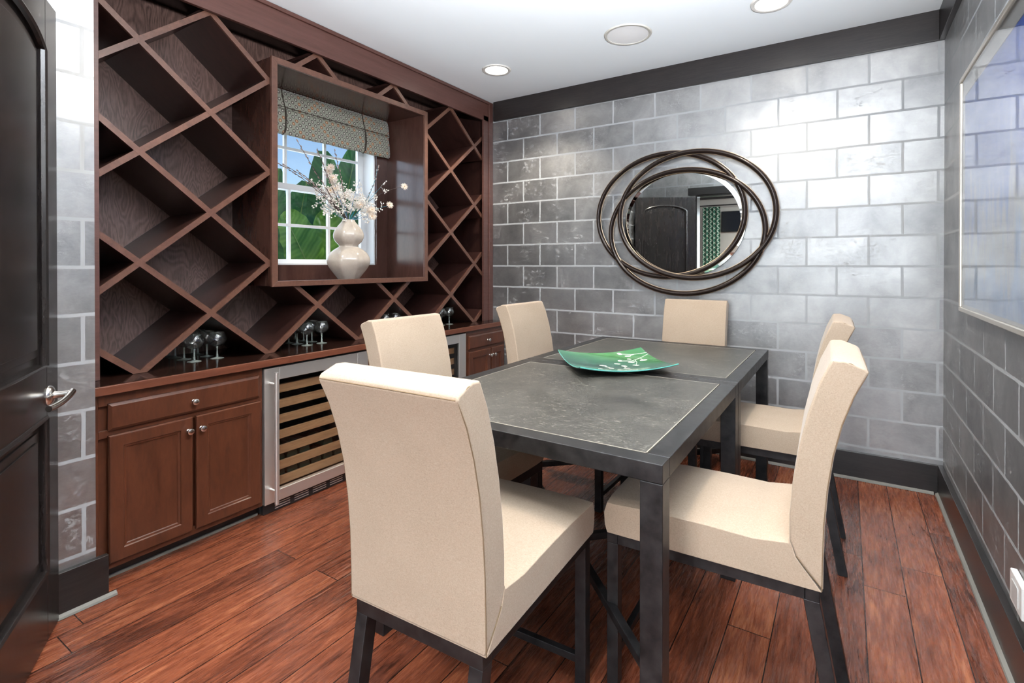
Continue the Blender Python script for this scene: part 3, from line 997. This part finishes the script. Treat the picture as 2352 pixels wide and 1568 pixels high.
# ------------------------------------------------------------------ square green bowl
def bowl_mat():
    t = NT('green glaze')
    p = t.n('SeparateXYZ'); t.l(t.pos('Object'), p.inputs[0])
    n_ = t.noise(t.pos('Object'), 5, 3, .5, .5)
    f = t.math('ADD', t.math('MULTIPLY', t.math('ADD', p.outputs['X'], p.outputs['Y']), 1.0), t.math('ADD', t.math('MULTIPLY', n_, .22), .40))
    f = t.math('ADD', f, t.math('MULTIPLY', t.math('SUBTRACT', p.outputs['X'], p.outputs['Y']), -.10))
    c = t.ramp(f, [(.0, srgb(92, 152, 140)), (.22, srgb(74, 132, 118)), (.34, srgb(30, 80, 68)), (.45, srgb(42, 96, 80)), (.58, srgb(46, 106, 76)), (.78, srgb(78, 130, 82)), (1, srgb(54, 116, 80))])
    t.set(Base_Color=c, Roughness=.12)
    t.b.inputs['Coat Weight'].default_value = .5
    return t.m
def bowl_h(u, v, a):
    # u,v in [-a,a]: corners turn up, sides stay lower
    r2 = (u * u + v * v) / (2 * a * a)
    return .010 + .047 * r2 ** 1.25
def build_bowl():
    a = .253
    N = 28
    root = thing('serving_bowl', 'square green glazed serving bowl with white leaf pattern on the tables', 'bowl', (-1.068, 2.566, .9))
    mb = MB()
    vs, fs = [], []
    for lay in (0, 1):
        for i in range(N + 1):
            for j in range(N + 1):
                u, v = a * (2 * i / N - 1), a * (2 * j / N - 1)
                # slightly waisted sides
                k = 1 - .04 * (1 - (max(abs(u), abs(v)) / a) ** 0) 
                z = bowl_h(u, v, a) - (.007 if lay == 0 else 0)
                if lay == 0 and z < .0015: z = .0015
                vs.append((u * k, v * k, z))
    n1 = (N + 1) * (N + 1)
    for i in range(N):
        for j in range(N):
            q = (i * (N + 1) + j, (i + 1) * (N + 1) + j, (i + 1) * (N + 1) + j + 1, i * (N + 1) + j + 1)
            fs.append(tuple(n1 + x for x in q))
            fs.append(q[::-1])
    rim = [i * (N + 1) for i in range(N + 1)] + [N * (N + 1) + j for j in range(1, N + 1)] + [i * (N + 1) + N for i in range(N - 1, -1, -1)] + [j for j in range(N - 1, 0, -1)]
    for i in range(len(rim)):
        p, q = rim[i], rim[(i + 1) % len(rim)]
        fs.append((p, q, q + n1, p + n1))
    mb.add(vs, fs)
    me_off = Vector((-1.068, 2.566, .9))
    mb.v = [tuple(Vector(v) + me_off) for v in mb.v]
    b = obj('dish', mb, bowl_mat(), root, smooth=True)
    teal = flat('pale teal rim', srgb(92, 170, 160), .2)
    rp = []
    for s in range(4):
        for i in range(12):
            t_ = a * (2 * i / 12 - 1)
            u, v = [(t_, -a), (a, t_), (-t_, a), (-a, -t_)][s]
            rp.append(me_off + Vector((u, v, bowl_h(u, v, a) - .0028)))
    obj('rim', MB().tube(rp, .0026, 6, closed=True), teal, root, smooth=True)
    # painted leaves and stems (thin glaze relief); local axes: camera looks from -x-y... corner (a,a) is the far one
    lf = MB()
    def pt(u, v, dz=.0012): return (me_off.x + u, me_off.y + v, me_off.z + bowl_h(u, v, a) + dz)
    def leaf(u, v, r, an, sq=.8):
        ring_ = []
        for k in range(14):
            t_ = 2 * PI * k / 14
            rr = r * (1 - .22 * math.cos(t_) ** 8)
            du, dv = rr * math.cos(t_) * sq, rr * math.sin(t_)
            ring_.append(pt(u + du * math.cos(an) - dv * math.sin(an), v + du * math.sin(an) + dv * math.cos(an)))
        n0 = len(lf.v)
        lf.v += ring_ + [pt(u, v)]
        lf.f += [(n0 + k, n0 + (k + 1) % 14, n0 + 14) for k in range(14)]
    def stem(ps, r=.0016):
        P = []
        for i in range(len(ps) - 1):
            for k in range(5):
                t_ = k / 5
                P.append(pt(ps[i][0] * (1 - t_) + ps[i + 1][0] * t_, ps[i][1] * (1 - t_) + ps[i + 1][1] * t_, .0008))
        P.append(pt(*ps[-1], .0008))
        lf.tube(P, r, 4)
    for (u, v, r, an) in ((.106, .212, .019, .3), (.137, .159, .018, 1.2), (.124, .100, .014, .6), (.063, .079, .018, 0), (.11, .029, .019, .9), (.187, .043, .021, 1.4),
                          (.023, .008, .018, 1.0), (.105, -.057, .020, .6), (-.07, -.03, .021, .8), (.039, -.059, .020, .2), (-.051, -.114, .018, .4), (.028, -.13, .018, 1.1), (-.118, -.142, .018, .1), (-.034, -.199, .016, .5)):
        leaf(u, v, r, an)
    stem([(.252, .162), (.165, .178), (.106, .212)]); stem([(.18, .172), (.137, .159)])
    stem([(.252, .138), (.187, .096), (.124, .060), (.063, .079)]); stem([(.187, .096), (.187, .043)])
    stem([(.15, .075), (.139, .02), (.105, -.057)]); stem([(.139, .04), (.11, .029)])
    stem([(-.07, -.03), (-.055, -.07), (-.051, -.114)]); stem([(.039, -.059), (.03, -.09), (.028, -.13)])
    wp = flat('white glaze leaves', (.62, .66, .56, 1), .3)
    o = obj('leaf_pattern', lf, wp, root)
    root.rotation_euler = (0, 0, R(41))
build_bowl()

# ------------------------------------------------------------------ ring mirror
def build_mirror():
    root = thing('wall_mirror', 'oval wall mirror in three overlapping dark bronze rings on the silver back wall', 'mirror', (-1.1, YB, 1.78))
    gx0, gx1, gz0, gz1 = -1.584, -.634, 1.352, 2.208
    cx, cz, ra, rb = (gx0 + gx1) / 2, (gz0 + gz1) / 2, (gx1 - gx0) / 2, (gz1 - gz0) / 2
    n = 96
    # glass with a bevelled border
    vs, fs = [], []
    for (k, y) in ((1, YB - .022), (1, YB - .030), (.93, YB - .036)):
        vs += [(cx + ra * k * math.cos(2 * PI * i / n), y, cz + rb * k * math.sin(2 * PI * i / n)) for i in range(n)]
    for l in range(2):
        for i in range(n):
            j = (i + 1) % n
            fs.append((l * n + i, l * n + j, (l + 1) * n + j, (l + 1) * n + i))
    fs.append(tuple(2 * n + i for i in range(n)))
    obj('mirror_glass', MB().add(vs, fs), M['mirror'], root)
    back = MB().add([(cx + ra * math.cos(2 * PI * i / n), y, cz + rb * math.sin(2 * PI * i / n)) for y in (YB - .002, YB - .021) for i in range(n)],
                    [(i, (i + 1) % n, n + (i + 1) % n, n + i) for i in range(n)] + [tuple(range(n)), tuple(n + i for i in range(n))[::-1]])
    obj('backing_board', back, M['black'], root)
    def ring(x0, x1, z0, z1, y, hw_, nm):
        cx, cz, ra, rb = (x0 + x1) / 2, (z0 + z1) / 2, (x1 - x0) / 2 - hw_, (z1 - z0) / 2 - hw_
        # profile across the ring: rounded molding
        prof = [(-hw_, .004), (-hw_ * .8, -.010), (-hw_ * .4, -.019), (0, -.022), (hw_ * .4, -.019), (hw_ * .8, -.010), (hw_, .004), (hw_ * .7, .010), (-hw_ * .7, .010)]
        k = len(prof)
        vs, fs = [], []
        for i in range(n):
            a = 2 * PI * i / n
            nx, nz = math.cos(a) / ra, math.sin(a) / rb
            l = math.hypot(nx, nz)
            nx, nz = nx / l, nz / l
            for (o_, d_) in prof:
                vs.append((cx + ra * math.cos(a) + nx * o_, y + d_, cz + rb * math.sin(a) + nz * o_))
        for i in range(n):
            j = (i + 1) % n
            for p in range(k):
                q = (p + 1) % k
                fs.append((i * k + p, j * k + p, j * k + q, i * k + q))
        r_ = obj('frame_ring', MB().add(vs, fs), M['bronze'], root, smooth=True, ang=60)
        bm_ = MB()
        for e in (-1, 1):
            pts = []
            for i in range(n):
                a = 2 * PI * i / n
                nx, nz = math.cos(a) / ra, math.sin(a) / rb
                l = math.hypot(nx, nz)
                pts.append((cx + ra * math.cos(a) + nx / l * e * hw_, y + .002, cz + rb * math.sin(a) + nz / l * e * hw_))
            bm_.tube(pts, .0026, 6, closed=True)
        obj('beaded_edge', bm_, M['bead'], r_, smooth=True)
    ring(-1.842, -.619, 1.335, 2.364, YB - .040, .0195, 'left')
    ring(-1.722, -.478, 1.204, 2.217, YB - .052, .0195, 'low')
    ring(-1.638, -.406, 1.329, 2.351, YB - .062, .0195, 'right')
    for (a, b, c, d) in ((-1.3, -1.28, 2.325, 2.35), (-1.3, -1.28, 1.35, 1.375), (-.60, -.575, 1.93, 1.95), (-1.835, -1.815, 1.82, 1.85)):
        obj('wall_bracket', MB().box(a, b, YB - .040, YB - .002, c, d), M['black'], root)
build_mirror()

# ------------------------------------------------------------------ framed picture on the right wall
def art():
    t = NT('abstract painting')
    p = t.pos()
    a = t.noise(t.scale(p, (1, 2.4, 1.2)), 1.6, 5, .6, .8)
    b = t.noise(t.scale(p, (1, 9, 1.3), (.35, 0, 0)), 2.2, 4, .6, .4)
    z = t.n('SeparateXYZ'); t.l(p, z.inputs[0])
    f = t.math('ADD', t.math('MULTIPLY', t.math('SUBTRACT', z.outputs['Z'], 1.2), .48), t.math('ADD', t.math('MULTIPLY', a, .42), t.math('MULTIPLY', b, .32)))
    c = t.ramp(f, [(.25, srgb(214, 222, 236)), (.42, srgb(150, 180, 222)), (.52, srgb(186, 186, 184)), (.64, srgb(112, 138, 204)), (.82, srgb(50, 96, 196)), (1, srgb(14, 96, 200))])
    t.set(Base_Color=c, Roughness=.6)
    return t.m
def build_picture():
    y0, y1, z0, z1 = 1.35, 3.352, 1.215, 2.392
    root = thing('framed_picture', 'large glazed blue abstract painting in a silver frame on the right wall', 'picture', (XR, 2.35, 1.8))
    x0 = XR - .001
    fr = MB()
    fw_ = .022
    for (a, b, c, d) in ((y0, y1, z0, z0 + fw_), (y0, y1, z1 - fw_, z1), (y0, y0 + fw_, z0 + fw_, z1 - fw_), (y1 - fw_, y1, z0 + fw_, z1 - fw_)):
        fr.box(x0 - .034, x0, a, b, c, d)
    f = obj('frame', fr, flat('champagne silver frame', (.62, .57, .50, 1), .30, .8), root, bevel=.004)
    obj('backing', MB().box(x0 - .012, x0, y0 + fw_, y1 - fw_, z0 + fw_, z1 - fw_), M['plastic'], root)
    mt = .075
    ma = MB()
    i0, i1, j0, j1 = y0 + fw_, y1 - fw_, z0 + fw_, z1 - fw_
    mm = .012
    for (a, b, c, d) in ((i0, i1, j0, j0 + mm), (i0, i1, j1 - mt, j1), (i0, i0 + mm, j0 + mm, j1 - mt), (i1 - mm, i1, j0 + mm, j1 - mt)):
        ma.box(x0 - .018, x0 - .012, a, b, c, d)
    obj('mat_board', ma, flat('mat board', (.55, .54, .52, 1), .8), root)
    obj('artwork', MB().box(x0 - .016, x0 - .012, i0 + mm, i1 - mm, j0 + mm, j1 - mt), art(), root)
    obj('picture_glass', MB().box(x0 - .028, x0 - .0265, i0, i1, j0, j1), M['picture_glass'], root)
build_picture()
ot = thing('wall_outlet', 'white plastic outlet cover low on the right wall', 'outlet', (XR, 2.41, .31))
obj('cover_plate', MB().prism([(XR, .252), (XR - .028, .262), (XR - .028, .352), (XR, .368)], 'Y', 2.335, 2.475) if False else MB().box(XR - .022, XR - .001, 2.300, 2.443, .255, .368), M['plastic'], ot, bevel=.005)
obj('socket', MB().box(XR - .025, XR - .0215, 2.335, 2.408, .275, .345), flat('grey socket face', (.5, .5, .5, 1), .4), ot, bevel=.002)

# ------------------------------------------------------------------ ceiling fittings
def downlight(x, y, label, power=104):
    t = thing('recessed_downlight', label, 'ceiling light', (x, y, ZC), 'recessed ceiling downlights')
    n = 40
    obj('trim_ring', ringmesh(x, y, .092, .120, ZC, ZC - .010), flat('light trim', (.62, .61, .58, 1), .35) if 'ltrim' not in M else M['ltrim'], t, smooth=True)
    obj('lens', MB().lathe([(.092, ZC - .004), (.088, ZC - .006), (.001, ZC - .0065)][::-1], (x, y, 0), n), M['lamp'], t)
    s = lamp('downlight_lamp', 'SPOT', (x, y, ZC - .03), (0, 0, 0), power, (1, .91, .77), spot_size=R(125), spot_blend=.6, shadow_soft_size=.08)
    return t
def ringmesh(x, y, r0, r1, z0, z1):
    prof = [(r0, z0 - .001), (r0, z1 + .002), (r0 + .004, z1), (r1 - .006, z1 + .001), (r1, z0 - .001)]
    n = 48
    m = MB()
    vs, fs = [], []
    for r, z in prof:
        vs += [(x + r * math.cos(2 * PI * k / n), y + r * math.sin(2 * PI * k / n), z) for k in range(n)]
    for i in range(len(prof)):
        i2 = (i + 1) % len(prof)
        for k in range(n):
            l = (k + 1) % n
            fs.append((i * n + k, i2 * n + k, i2 * n + l, i * n + l))
    return m.add(vs, fs)
downlight(-2.440, 3.388, 'lit recessed ceiling light near the wine rack and back corner', 120)
downlight(-.390, 3.400, 'lit recessed ceiling light at the top edge, right of the speaker', 80)
downlight(-2.200, 1.300, 'assumed recessed ceiling light over the near left side of the room', 110)  # unseen downlight, assumed from the light on near surfaces
downlight(-.390, 1.450, 'assumed recessed ceiling light over the near chairs on the right', 60)  # also unseen, assumed from the bright chair tops
sp = thing('ceiling_speaker', 'round flush ceiling speaker with grey grille between the ceiling lights', 'speaker', (-1.292, 3.350, ZC))
obj('trim_ring', ringmesh(-1.292, 3.350, .142, .1645, ZC, ZC - .009), flat('speaker ring', (.50, .49, .45, 1), .45), sp, smooth=True)
def grille():
    t = NT('speaker grille')
    v = t.n('TexVoronoi'); v.inputs['Scale'].default_value = 240; v.inputs['Randomness'].default_value = 0
    t.l(t.pos('Object'), v.inputs['Vector'])
    c = t.ramp(v.outputs['Distance'], [(.25, (.5, .51, .52)), (.45, (.84, .85, .86))])
    t.set(Base_Color=c, Roughness=.5)
    return t.m
obj('grille', MB().lathe([(.001, ZC - .0065), (.142, ZC - .005), (.142, ZC - .001)], (-1.292, 3.350, 0), 48), grille(), sp)

# ------------------------------------------------------------------ vase with branches in the niche
VX, VY, VZ = -3.12, 2.468, BZ0 + .0245
def build_vase():
    root = thing('gourd_vase', 'cream crackle-glazed double gourd vase standing in the window niche', 'vase', (VX, VY, VZ))
    t = NT('cream crackle glaze')
    v = t.n('TexVoronoi', feature='DISTANCE_TO_EDGE'); v.inputs['Scale'].default_value = 70
    t.l(t.pos('Object'), v.inputs['Vector'])
    cr = t.math('LESS_THAN', v.outputs['Distance'], .02)
    n_ = t.noise(t.pos('Object'), 9, 3)
    c = t.ramp(n_, [(.3, srgb(158, 148, 138)), (.7, srgb(186, 177, 166))])
    c = t.mix(t.math('MULTIPLY', cr, .25), c, srgb(120, 108, 96))
    t.set(Base_Color=c, Roughness=.14)
    key = [(0.001, .001), (.072, .0), (.078, .004), (.112, .045), (.146, .090), (.160, .125), (.158, .155), (.140, .190), (.108, .218), (.078, .236), (.070, .244), (.076, .256), (.098, .278), (.112, .305), (.114, .330), (.104, .358), (.084, .386), (.062, .412), (.050, .428), (.046, .437), (.044, .440), (.038, .438), (.038, .40), (.001, .39)]
    # smooth the silhouette
    prof = []
    for i in range(len(key) - 1):
        prof.append(key[i])
        if 2 < i < 18:
            p0, p1, p2, p3 = key[i - 1], key[i], key[i + 1], key[i + 2]
            for u in (.33, .66):
                prof.append(tuple(.5 * ((2 * p1[k]) + (-p0[k] + p2[k]) * u + (2 * p0[k] - 5 * p1[k] + 4 * p2[k] - p3[k]) * u * u + (-p0[k] + 3 * p1[k] - 3 * p2[k] + p3[k]) * u ** 3) for k in (0, 1)))
    prof.append(key[-1])
    def facet(a, z):
        seg = 2 * PI / 8
        b = ((a + .25) % seg) - seg / 2
        return .1 + .9 * math.cos(seg / 2) / math.cos(b) if z > .006 else .97
    obj('body', MB().lathe(prof, (VX, VY, VZ), 64, facet), t.m, root, smooth=True, ang=50)
build_vase()
def branches():
    bark = flat('brown bark', srgb(58, 44, 42), .7)
    teal = flat('teal stem', srgb(20, 110, 124), .5)
    lilac = flat('pale blue stem', srgb(120, 140, 170), .5)
    cat = flat('grey catkin', srgb(150, 132, 126), .8)
    petal = flat('ivory petals', srgb(232, 218, 204), .6)
    bud = flat('white bud', srgb(236, 230, 222), .5)
    heart = flat('flower heart', srgb(196, 160, 112), .7)
    neck = Vector((VX, VY, VZ + .42))
    def path(tip, bend, n=14):
        tip = Vector(tip)
        mid = (neck + tip) / 2 + Vector(bend)
        P = [Vector((VX, VY, VZ + .40)) * (1 - 0) if False else None]
        P = []
        for i in range(n + 1):
            u = i / n
            P.append(neck * (1 - u) ** 2 + mid * 2 * u * (1 - u) + tip * u * u)
        return [neck - Vector((0, 0, .03))] + P
    willow = [((-3.10, 2.045, 2.275), (0, -.06, .05), 'tallest brown willow twig, leaning left before the left muntin'),
              ((-3.12, 2.208, 2.262), (0, -.05, .04), 'willow twig rising in front of the middle muntin'),
              ((-3.15, 2.372, 2.275), (0, .02, .0), 'nearly upright willow twig above the vase'),
              ((-3.13, 1.905, 2.115), (0, -.02, .10), 'low willow twig reaching farthest left behind the frame'),
              ((-3.18, 2.000, 2.115), (0, -.02, .10), 'willow twig leaning left just above the lowest one'),
              ((-3.20, 2.110, 2.095), (0, -.02, .08), 'shorter willow twig leaning left with large catkins'),
              ((-3.12, 2.745, 2.225), (.0, .10, -.02), 'teal willow twig leaning right across the white jamb')]
    for tip, bend, lab in willow:
        P = path(tip, bend)
        o = thing('willow_twig', lab, 'twig', neck, 'willow twigs in the vase')
        rad = [.0034 - .0022 * i / (len(P) - 1) for i in range(len(P))]
        obj('stem', MB().tube(P, rad, 6), teal if 'teal' in lab else bark, o, smooth=True)
        m = MB()
        for i in range(5, len(P)):
            for rep in (0, 1):
                k = random.random()
                p = P[i - 1].lerp(P[i], k)
                d = (P[i] - P[i - 1]).normalized()
                sd = Vector((random.uniform(-1, 1), random.uniform(-1, 1), 0)).normalized() * .004
                q = p + sd
                m.tube([q, q + d * .006 + sd * .3, q + d * .013 + sd * .5, q + d * .017 + sd * .4], [.0015, .0040, .0034, .001], 6)
        obj('catkin', m, cat, o, smooth=True)['kind'] = 'stuff'
    def star(m, c, nrm, r, n=16):
        nrm = nrm.normalized()
        a = Vector((0, 0, 1)) if abs(nrm.z) < .9 else Vector((1, 0, 0))
        u = nrm.cross(a).normalized(); v = nrm.cross(u)
        for lay in range(3):
            rr = r * (1 - .22 * lay)
            for k in range(n):
                an = 2 * PI * (k + .33 * lay) / n + random.uniform(-.1, .1)
                d = u * math.cos(an) + v * math.sin(an)
                e = u * -math.sin(an) + v * math.cos(an)
                lift = nrm * (rr * (.25 + .35 * lay) + random.uniform(-.002, .002))
                p0 = c + nrm * .002 * lay
                p1 = c + d * rr * .55 + lift * .5
                p2 = c + d * rr + lift
                w_ = r * .10
                m.add([p0, p1 + e * w_, p2, p1 - e * w_], [(0, 1, 2, 3)])
    sprays = []
    random.seed(21)
    tips = [(2.345, 2.125, 1), (2.245, 2.02, 0), (2.20, 1.955, 0), (2.33, 2.07, 1), (2.43, 2.06, 0), (2.53, 2.085, 0), (2.36, 2.00, 1), (2.46, 1.95, 1),
            (2.54, 1.985, 0), (2.25, 1.90, 0), (2.63, 1.86, 1), (2.665, 1.82, 1), (2.30, 1.95, 0), (2.72, 2.05, 0), (2.29, 1.84, 0), (2.40, 1.90, 0), (2.56, 1.90, 1), (2.65, 1.98, 0)]
    names = ['upper left', 'left', 'lower left', 'tallest left', 'tallest centre', 'tall right of centre', 'centre left daisy', 'centre daisy', 'right of centre', 'lowest left',
             'lower right daisy', 'lowest right daisy', 'inner left', 'single thin right', 'short left', 'inner centre', 'inner right daisy', 'outer right']
    for (y, z, big), nm in zip(tips, names):
        x = VX + random.uniform(-.09, .07)
        sprays.append(((x, y, z), (random.uniform(-.02, .02), random.uniform(-.02, .02), random.uniform(-.02, .04)), big, '%s spray of white blossom in the gourd vase' % nm, .06, 10))
    sprays.append(((-3.06, 2.965, 2.085), (0, -.05, .10), 2, 'long blue stem arching far right with a white star flower', .03, 3))
    sprays.append(((-3.10, 2.845, 1.925), (0, .0, .03), 2, 'low right stem ending in a white star flower over the jamb', .04, 5))
    for tip, bend, big, lab, spread, nb in sprays:
        P = path(tip, bend, 10)
        if nb == 10: nb = 13
        o = thing('blossom_spray', lab, 'flower stem', neck, 'blossom sprays in the vase')
        obj('stem', MB().tube(P, [.0028 - .0016 * i / (len(P) - 1) for i in range(len(P))], 6), random.choice((teal, bark, lilac, teal)), o, smooth=True)
        for k in range(nb):
            u = random.randint(6, len(P) - 1)
            c = P[u] + Vector((random.uniform(-1, 1), random.uniform(-1, 1), random.uniform(-.7, 1))) * spread * .75
            m = MB()
            m.tube([P[u], (P[u] + c) / 2 + Vector((0, 0, .006)), c], .0009, 4)
            for b_ in range(random.randint(3, 6)):
                q = c + Vector((random.uniform(-1, 1), random.uniform(-1, 1), random.uniform(-1, 1))) * .014
                d = (q - P[u]).normalized()
                m.tube([q, q + d * .004, q + d * .009, q + d * .013], [.0015, .0042, .0046, .001], 6)
            obj('bud_cluster', m, bud, o, smooth=True)
        if big:
            for k in range(2 if big == 1 else 1):
                c = Vector(tip) + (Vector((random.uniform(-.02, .03), random.uniform(-.03, .03), random.uniform(-.03, .03))) if k else Vector((0, 0, 0)))
                m = MB()
                star(m, c, Vector((.7 + random.uniform(-.2, .2), -.5 + random.uniform(-.4, .4), .3)), .036 if big == 1 else .034)
                f = obj('flower', m, petal, o)
                m2 = MB().lathe([(.001, -.004), (.006, -.002), (.007, .002), (.001, .006)], c + Vector((.004, -.003, .002)), 10)
                obj('flower_heart', m2, heart, f, smooth=True)
branches()

# ------------------------------------------------------------------ adjoining room pieces seen in the mirror
def curtain():
    t = NT('green trellis curtain')
    v = t.n('TexVoronoi', feature='DISTANCE_TO_EDGE'); v.inputs['Scale'].default_value = 14; v.inputs['Randomness'].default_value = .0
    t.l(t.scale(t.pos(), (1, .2, 1), (0, R(45), 0)), v.inputs['Vector'])
    c = t.mix(t.math('LESS_THAN', v.outputs['Distance'], .09), srgb(52, 104, 84), srgb(196, 204, 190))
    t.set(Base_Color=c, Roughness=.8)
    m = MB()
    n = 60
    vs = []
    for i in range(n + 1):
        x = -2.62 + .36 * i / n
        y = -3.12 + .035 * math.sin(i / n * 2 * PI * 5)
        vs += [(x, y, .03), (x, y, 2.68)]
    fs = [(2 * i, 2 * i + 2, 2 * i + 3, 2 * i + 1) for i in range(n)]
    o = obj('curtain', m.add(vs, fs), t.m, smooth=True, ang=80)
    s = o.modifiers.new('thick', 'SOLIDIFY'); s.thickness = .004
    tag(o, 'green trellis curtain of the room behind the doorway, seen in the mirror', 'curtain')
    r_ = obj('curtain_rod', MB().tube([(-2.75, -3.12, 2.71), (1.5, -3.12, 2.71)], .014, 12), M['black'], smooth=True)
    tag(r_, 'black curtain rod on the far wall of the adjoining room', 'curtain rod')
curtain()
tv = thing('television', 'dark flat television on the adjoining room wall, seen in the mirror', 'television', (-1.85, -3.25, 2.36))
obj('screen', MB().box(-2.24, -1.55, -3.21, -3.20, 2.16, 2.57), flat('dark screen', (.006, .008, .014, 1), .15), tv)
obj('casing', MB().box(-2.255, -1.535, -3.248, -3.21, 2.145, 2.585), M['black'], tv, bevel=.004)
struct('assumed_window_2', MB().box(-1.5, -1.44, -3.38, -3.30, .55, 2.6).box(1.29, 1.35, -3.38, -3.30, .55, 2.6).box(-.10, -.05, -3.38, -3.30, .55, 2.6).box(-1.44, 1.29, -3.38, -3.30, .55, .61).box(-1.44, 1.29, -3.38, -3.30, 2.54, 2.6), M['white'])  # assumed window, added for light and not seen in the mirror

# ------------------------------------------------------------------ garden outside the niche window
struct('ground', MB().box(-30, -3.7, -15, 30, -.35, -.3), flat('lawn', srgb(70, 100, 48), .9))
def leaf_mat(name, c0, c1):
    t = NT(name)
    uv = t.n('SeparateXYZ'); t.l(t.pos('UV'), uv.inputs[0])
    a = t.noise(t.pos('Object'), 3, 3)
    av = t.math('ABSOLUTE', uv.outputs['Y'])
    ph = t.math('ADD', t.math('MULTIPLY', uv.outputs['X'], 150), t.math('MULTIPLY', av, -14))
    vein = t.math('ADD', t.math('MULTIPLY', t.math('SINE', ph), .5), .5)
    vein2 = t.math('ADD', t.math('MULTIPLY', t.math('SINE', t.math('MULTIPLY', ph, .31)), .5), .5)
    f = t.math('ADD', t.math('MULTIPLY', a, .7), t.math('ADD', t.math('MULTIPLY', vein, .10), t.math('MULTIPLY', vein2, .16)))
    c = t.ramp(f, [(.3, c0), (.75, c1)])
    t.set(Base_Color=c, Roughness=.4)
    t.b.inputs['Transmission Weight'].default_value = 0
    tr = t.n('BsdfTranslucent'); t.l(c, tr.inputs[0])
    mx = t.n('MixShader'); mx.inputs[0].default_value = .35
    t.l(t.b.outputs[0], mx.inputs[1]); t.l(tr.outputs[0], mx.inputs[2]); t.l(mx.outputs[0], t.out.inputs[0])
    t.bump(vein, .15, .004)
    return t.m
LM = [leaf_mat('banana leaf deep', srgb(44, 100, 58), srgb(84, 148, 84)), leaf_mat('banana leaf bright', srgb(72, 130, 40), srgb(158, 205, 96))]
RIB = flat('leaf rib', srgb(150, 178, 96), .5)
def banana_leaf(base, tip, sag, width, facing, parent, mat, fold=.35):
    base, tip = Vector(base), Vector(tip)
    n, k = 22, 8
    mid = (base + tip) / 2 + Vector(sag)
    f_ = Vector(facing).normalized()
    vs, fs, rib = [], [], []
    for i in range(n + 1):
        u = i / n
        p = base * (1 - u) ** 2 + mid * 2 * u * (1 - u) + tip * u * u
        d = ((mid - base) * 2 * (1 - u) + (tip - mid) * 2 * u).normalized()
        s = d.cross(f_).normalized()
        nn = s.cross(d).normalized()
        w_ = width * (max(0, math.sin(PI * (u * .95 + .04))) ** .40)
        rib.append(p + nn * .004)
        for j in range(-k, k + 1):
            v = j / k
            vs.append(p + s * w_ * v + nn * (abs(v) * w_ * fold * .5 + .012 * math.sin(i * 2.1 + j) * abs(v)))
    m_ = 2 * k + 1
    for i in range(n):
        for j in range(m_ - 1):
            fs.append((i * m_ + j, (i + 1) * m_ + j, (i + 1) * m_ + j + 1, i * m_ + j + 1))
    o = obj('leaf', MB().add(vs, fs), mat, parent, smooth=True, ang=80)
    uvl = o.data.uv_layers.new(name='uv')
    for lp in o.data.loops:
        uvl.data[lp.index].uv = ((lp.vertex_index // m_) / n, (lp.vertex_index % m_) / k - 1)
    obj('midrib', MB().tube(rib, [.012 - .009 * i / n for i in range(n + 1)], 6), RIB, o, smooth=True)
def banana(loc, label, leaves):
    t = thing('banana_plant', label, 'plant', loc, 'banana plants outside the niche window')
    obj('trunk', MB().tube([loc, (loc[0], loc[1], .4), (loc[0], loc[1] + .03, .9)], [.10, .085, .06], 12), flat('banana trunk', srgb(96, 110, 62), .8), t, smooth=True)
    for lf_ in leaves:
        banana_leaf(*lf_[:5], t, LM[lf_[5]])
F = (1, -.5, .1)
banana((-4.85, 3.5, -.3), 'banana plant with tall upright leaves outside the middle of the niche window', [
    ((-4.75, 3.46, 1.30), (-4.65, 3.36, 2.64), (0, .03, 0), .19, F, 0),
    ((-4.85, 3.58, 1.30), (-4.72, 3.86, 2.80), (0, -.02, 0), .19, F, 0),
    ((-4.8, 3.50, .95), (-4.35, 2.72, 1.92), (.1, -.1, .16), .24, (1, -.3, .5), 1),
    ((-4.8, 3.45, .85), (-4.2, 3.90, 1.55), (.1, .0, .3), .22, (1, -.3, .6), 1),
    ((-4.7, 3.40, .90), (-4.15, 2.70, 1.30), (.15, -.05, .3), .20, (1, -.3, .6), 0),
    ((-4.8, 3.45, .8), (-4.5, 3.30, 2.02), (.1, .05, .0), .25, (1, -.4, .2), 1)])
banana((-5.2, 3.0, -.3), 'banana plant behind the first, its low leaves filling the lower left panes', [
    ((-5.1, 3.1, .9), (-4.95, 3.06, 2.44), (0, -.02, 0), .10, F, 0),
    ((-5.1, 3.2, .9), (-4.9, 3.34, 2.34), (0, .0, .05), .20, (1, -.4, .3), 0),
    ((-5.1, 3.0, .8), (-4.7, 2.60, 1.9), (.1, -.2, .1), .28, (1, -.3, .4), 1),
    ((-5.1, 3.1, .7), (-4.6, 3.0, 1.75), (.1, .0, .2), .30, (1, -.3, .4), 0),
    ((-5.2, 3.3, .8), (-5.0, 4.0, 1.9), (.1, .1, .2), .40, (1, -.3, .4), 0),
    ((-5.3, 3.2, .7), (-5.1, 4.3, 2.2), (.1, .1, .2), .36, (1, -.3, .3), 1)])
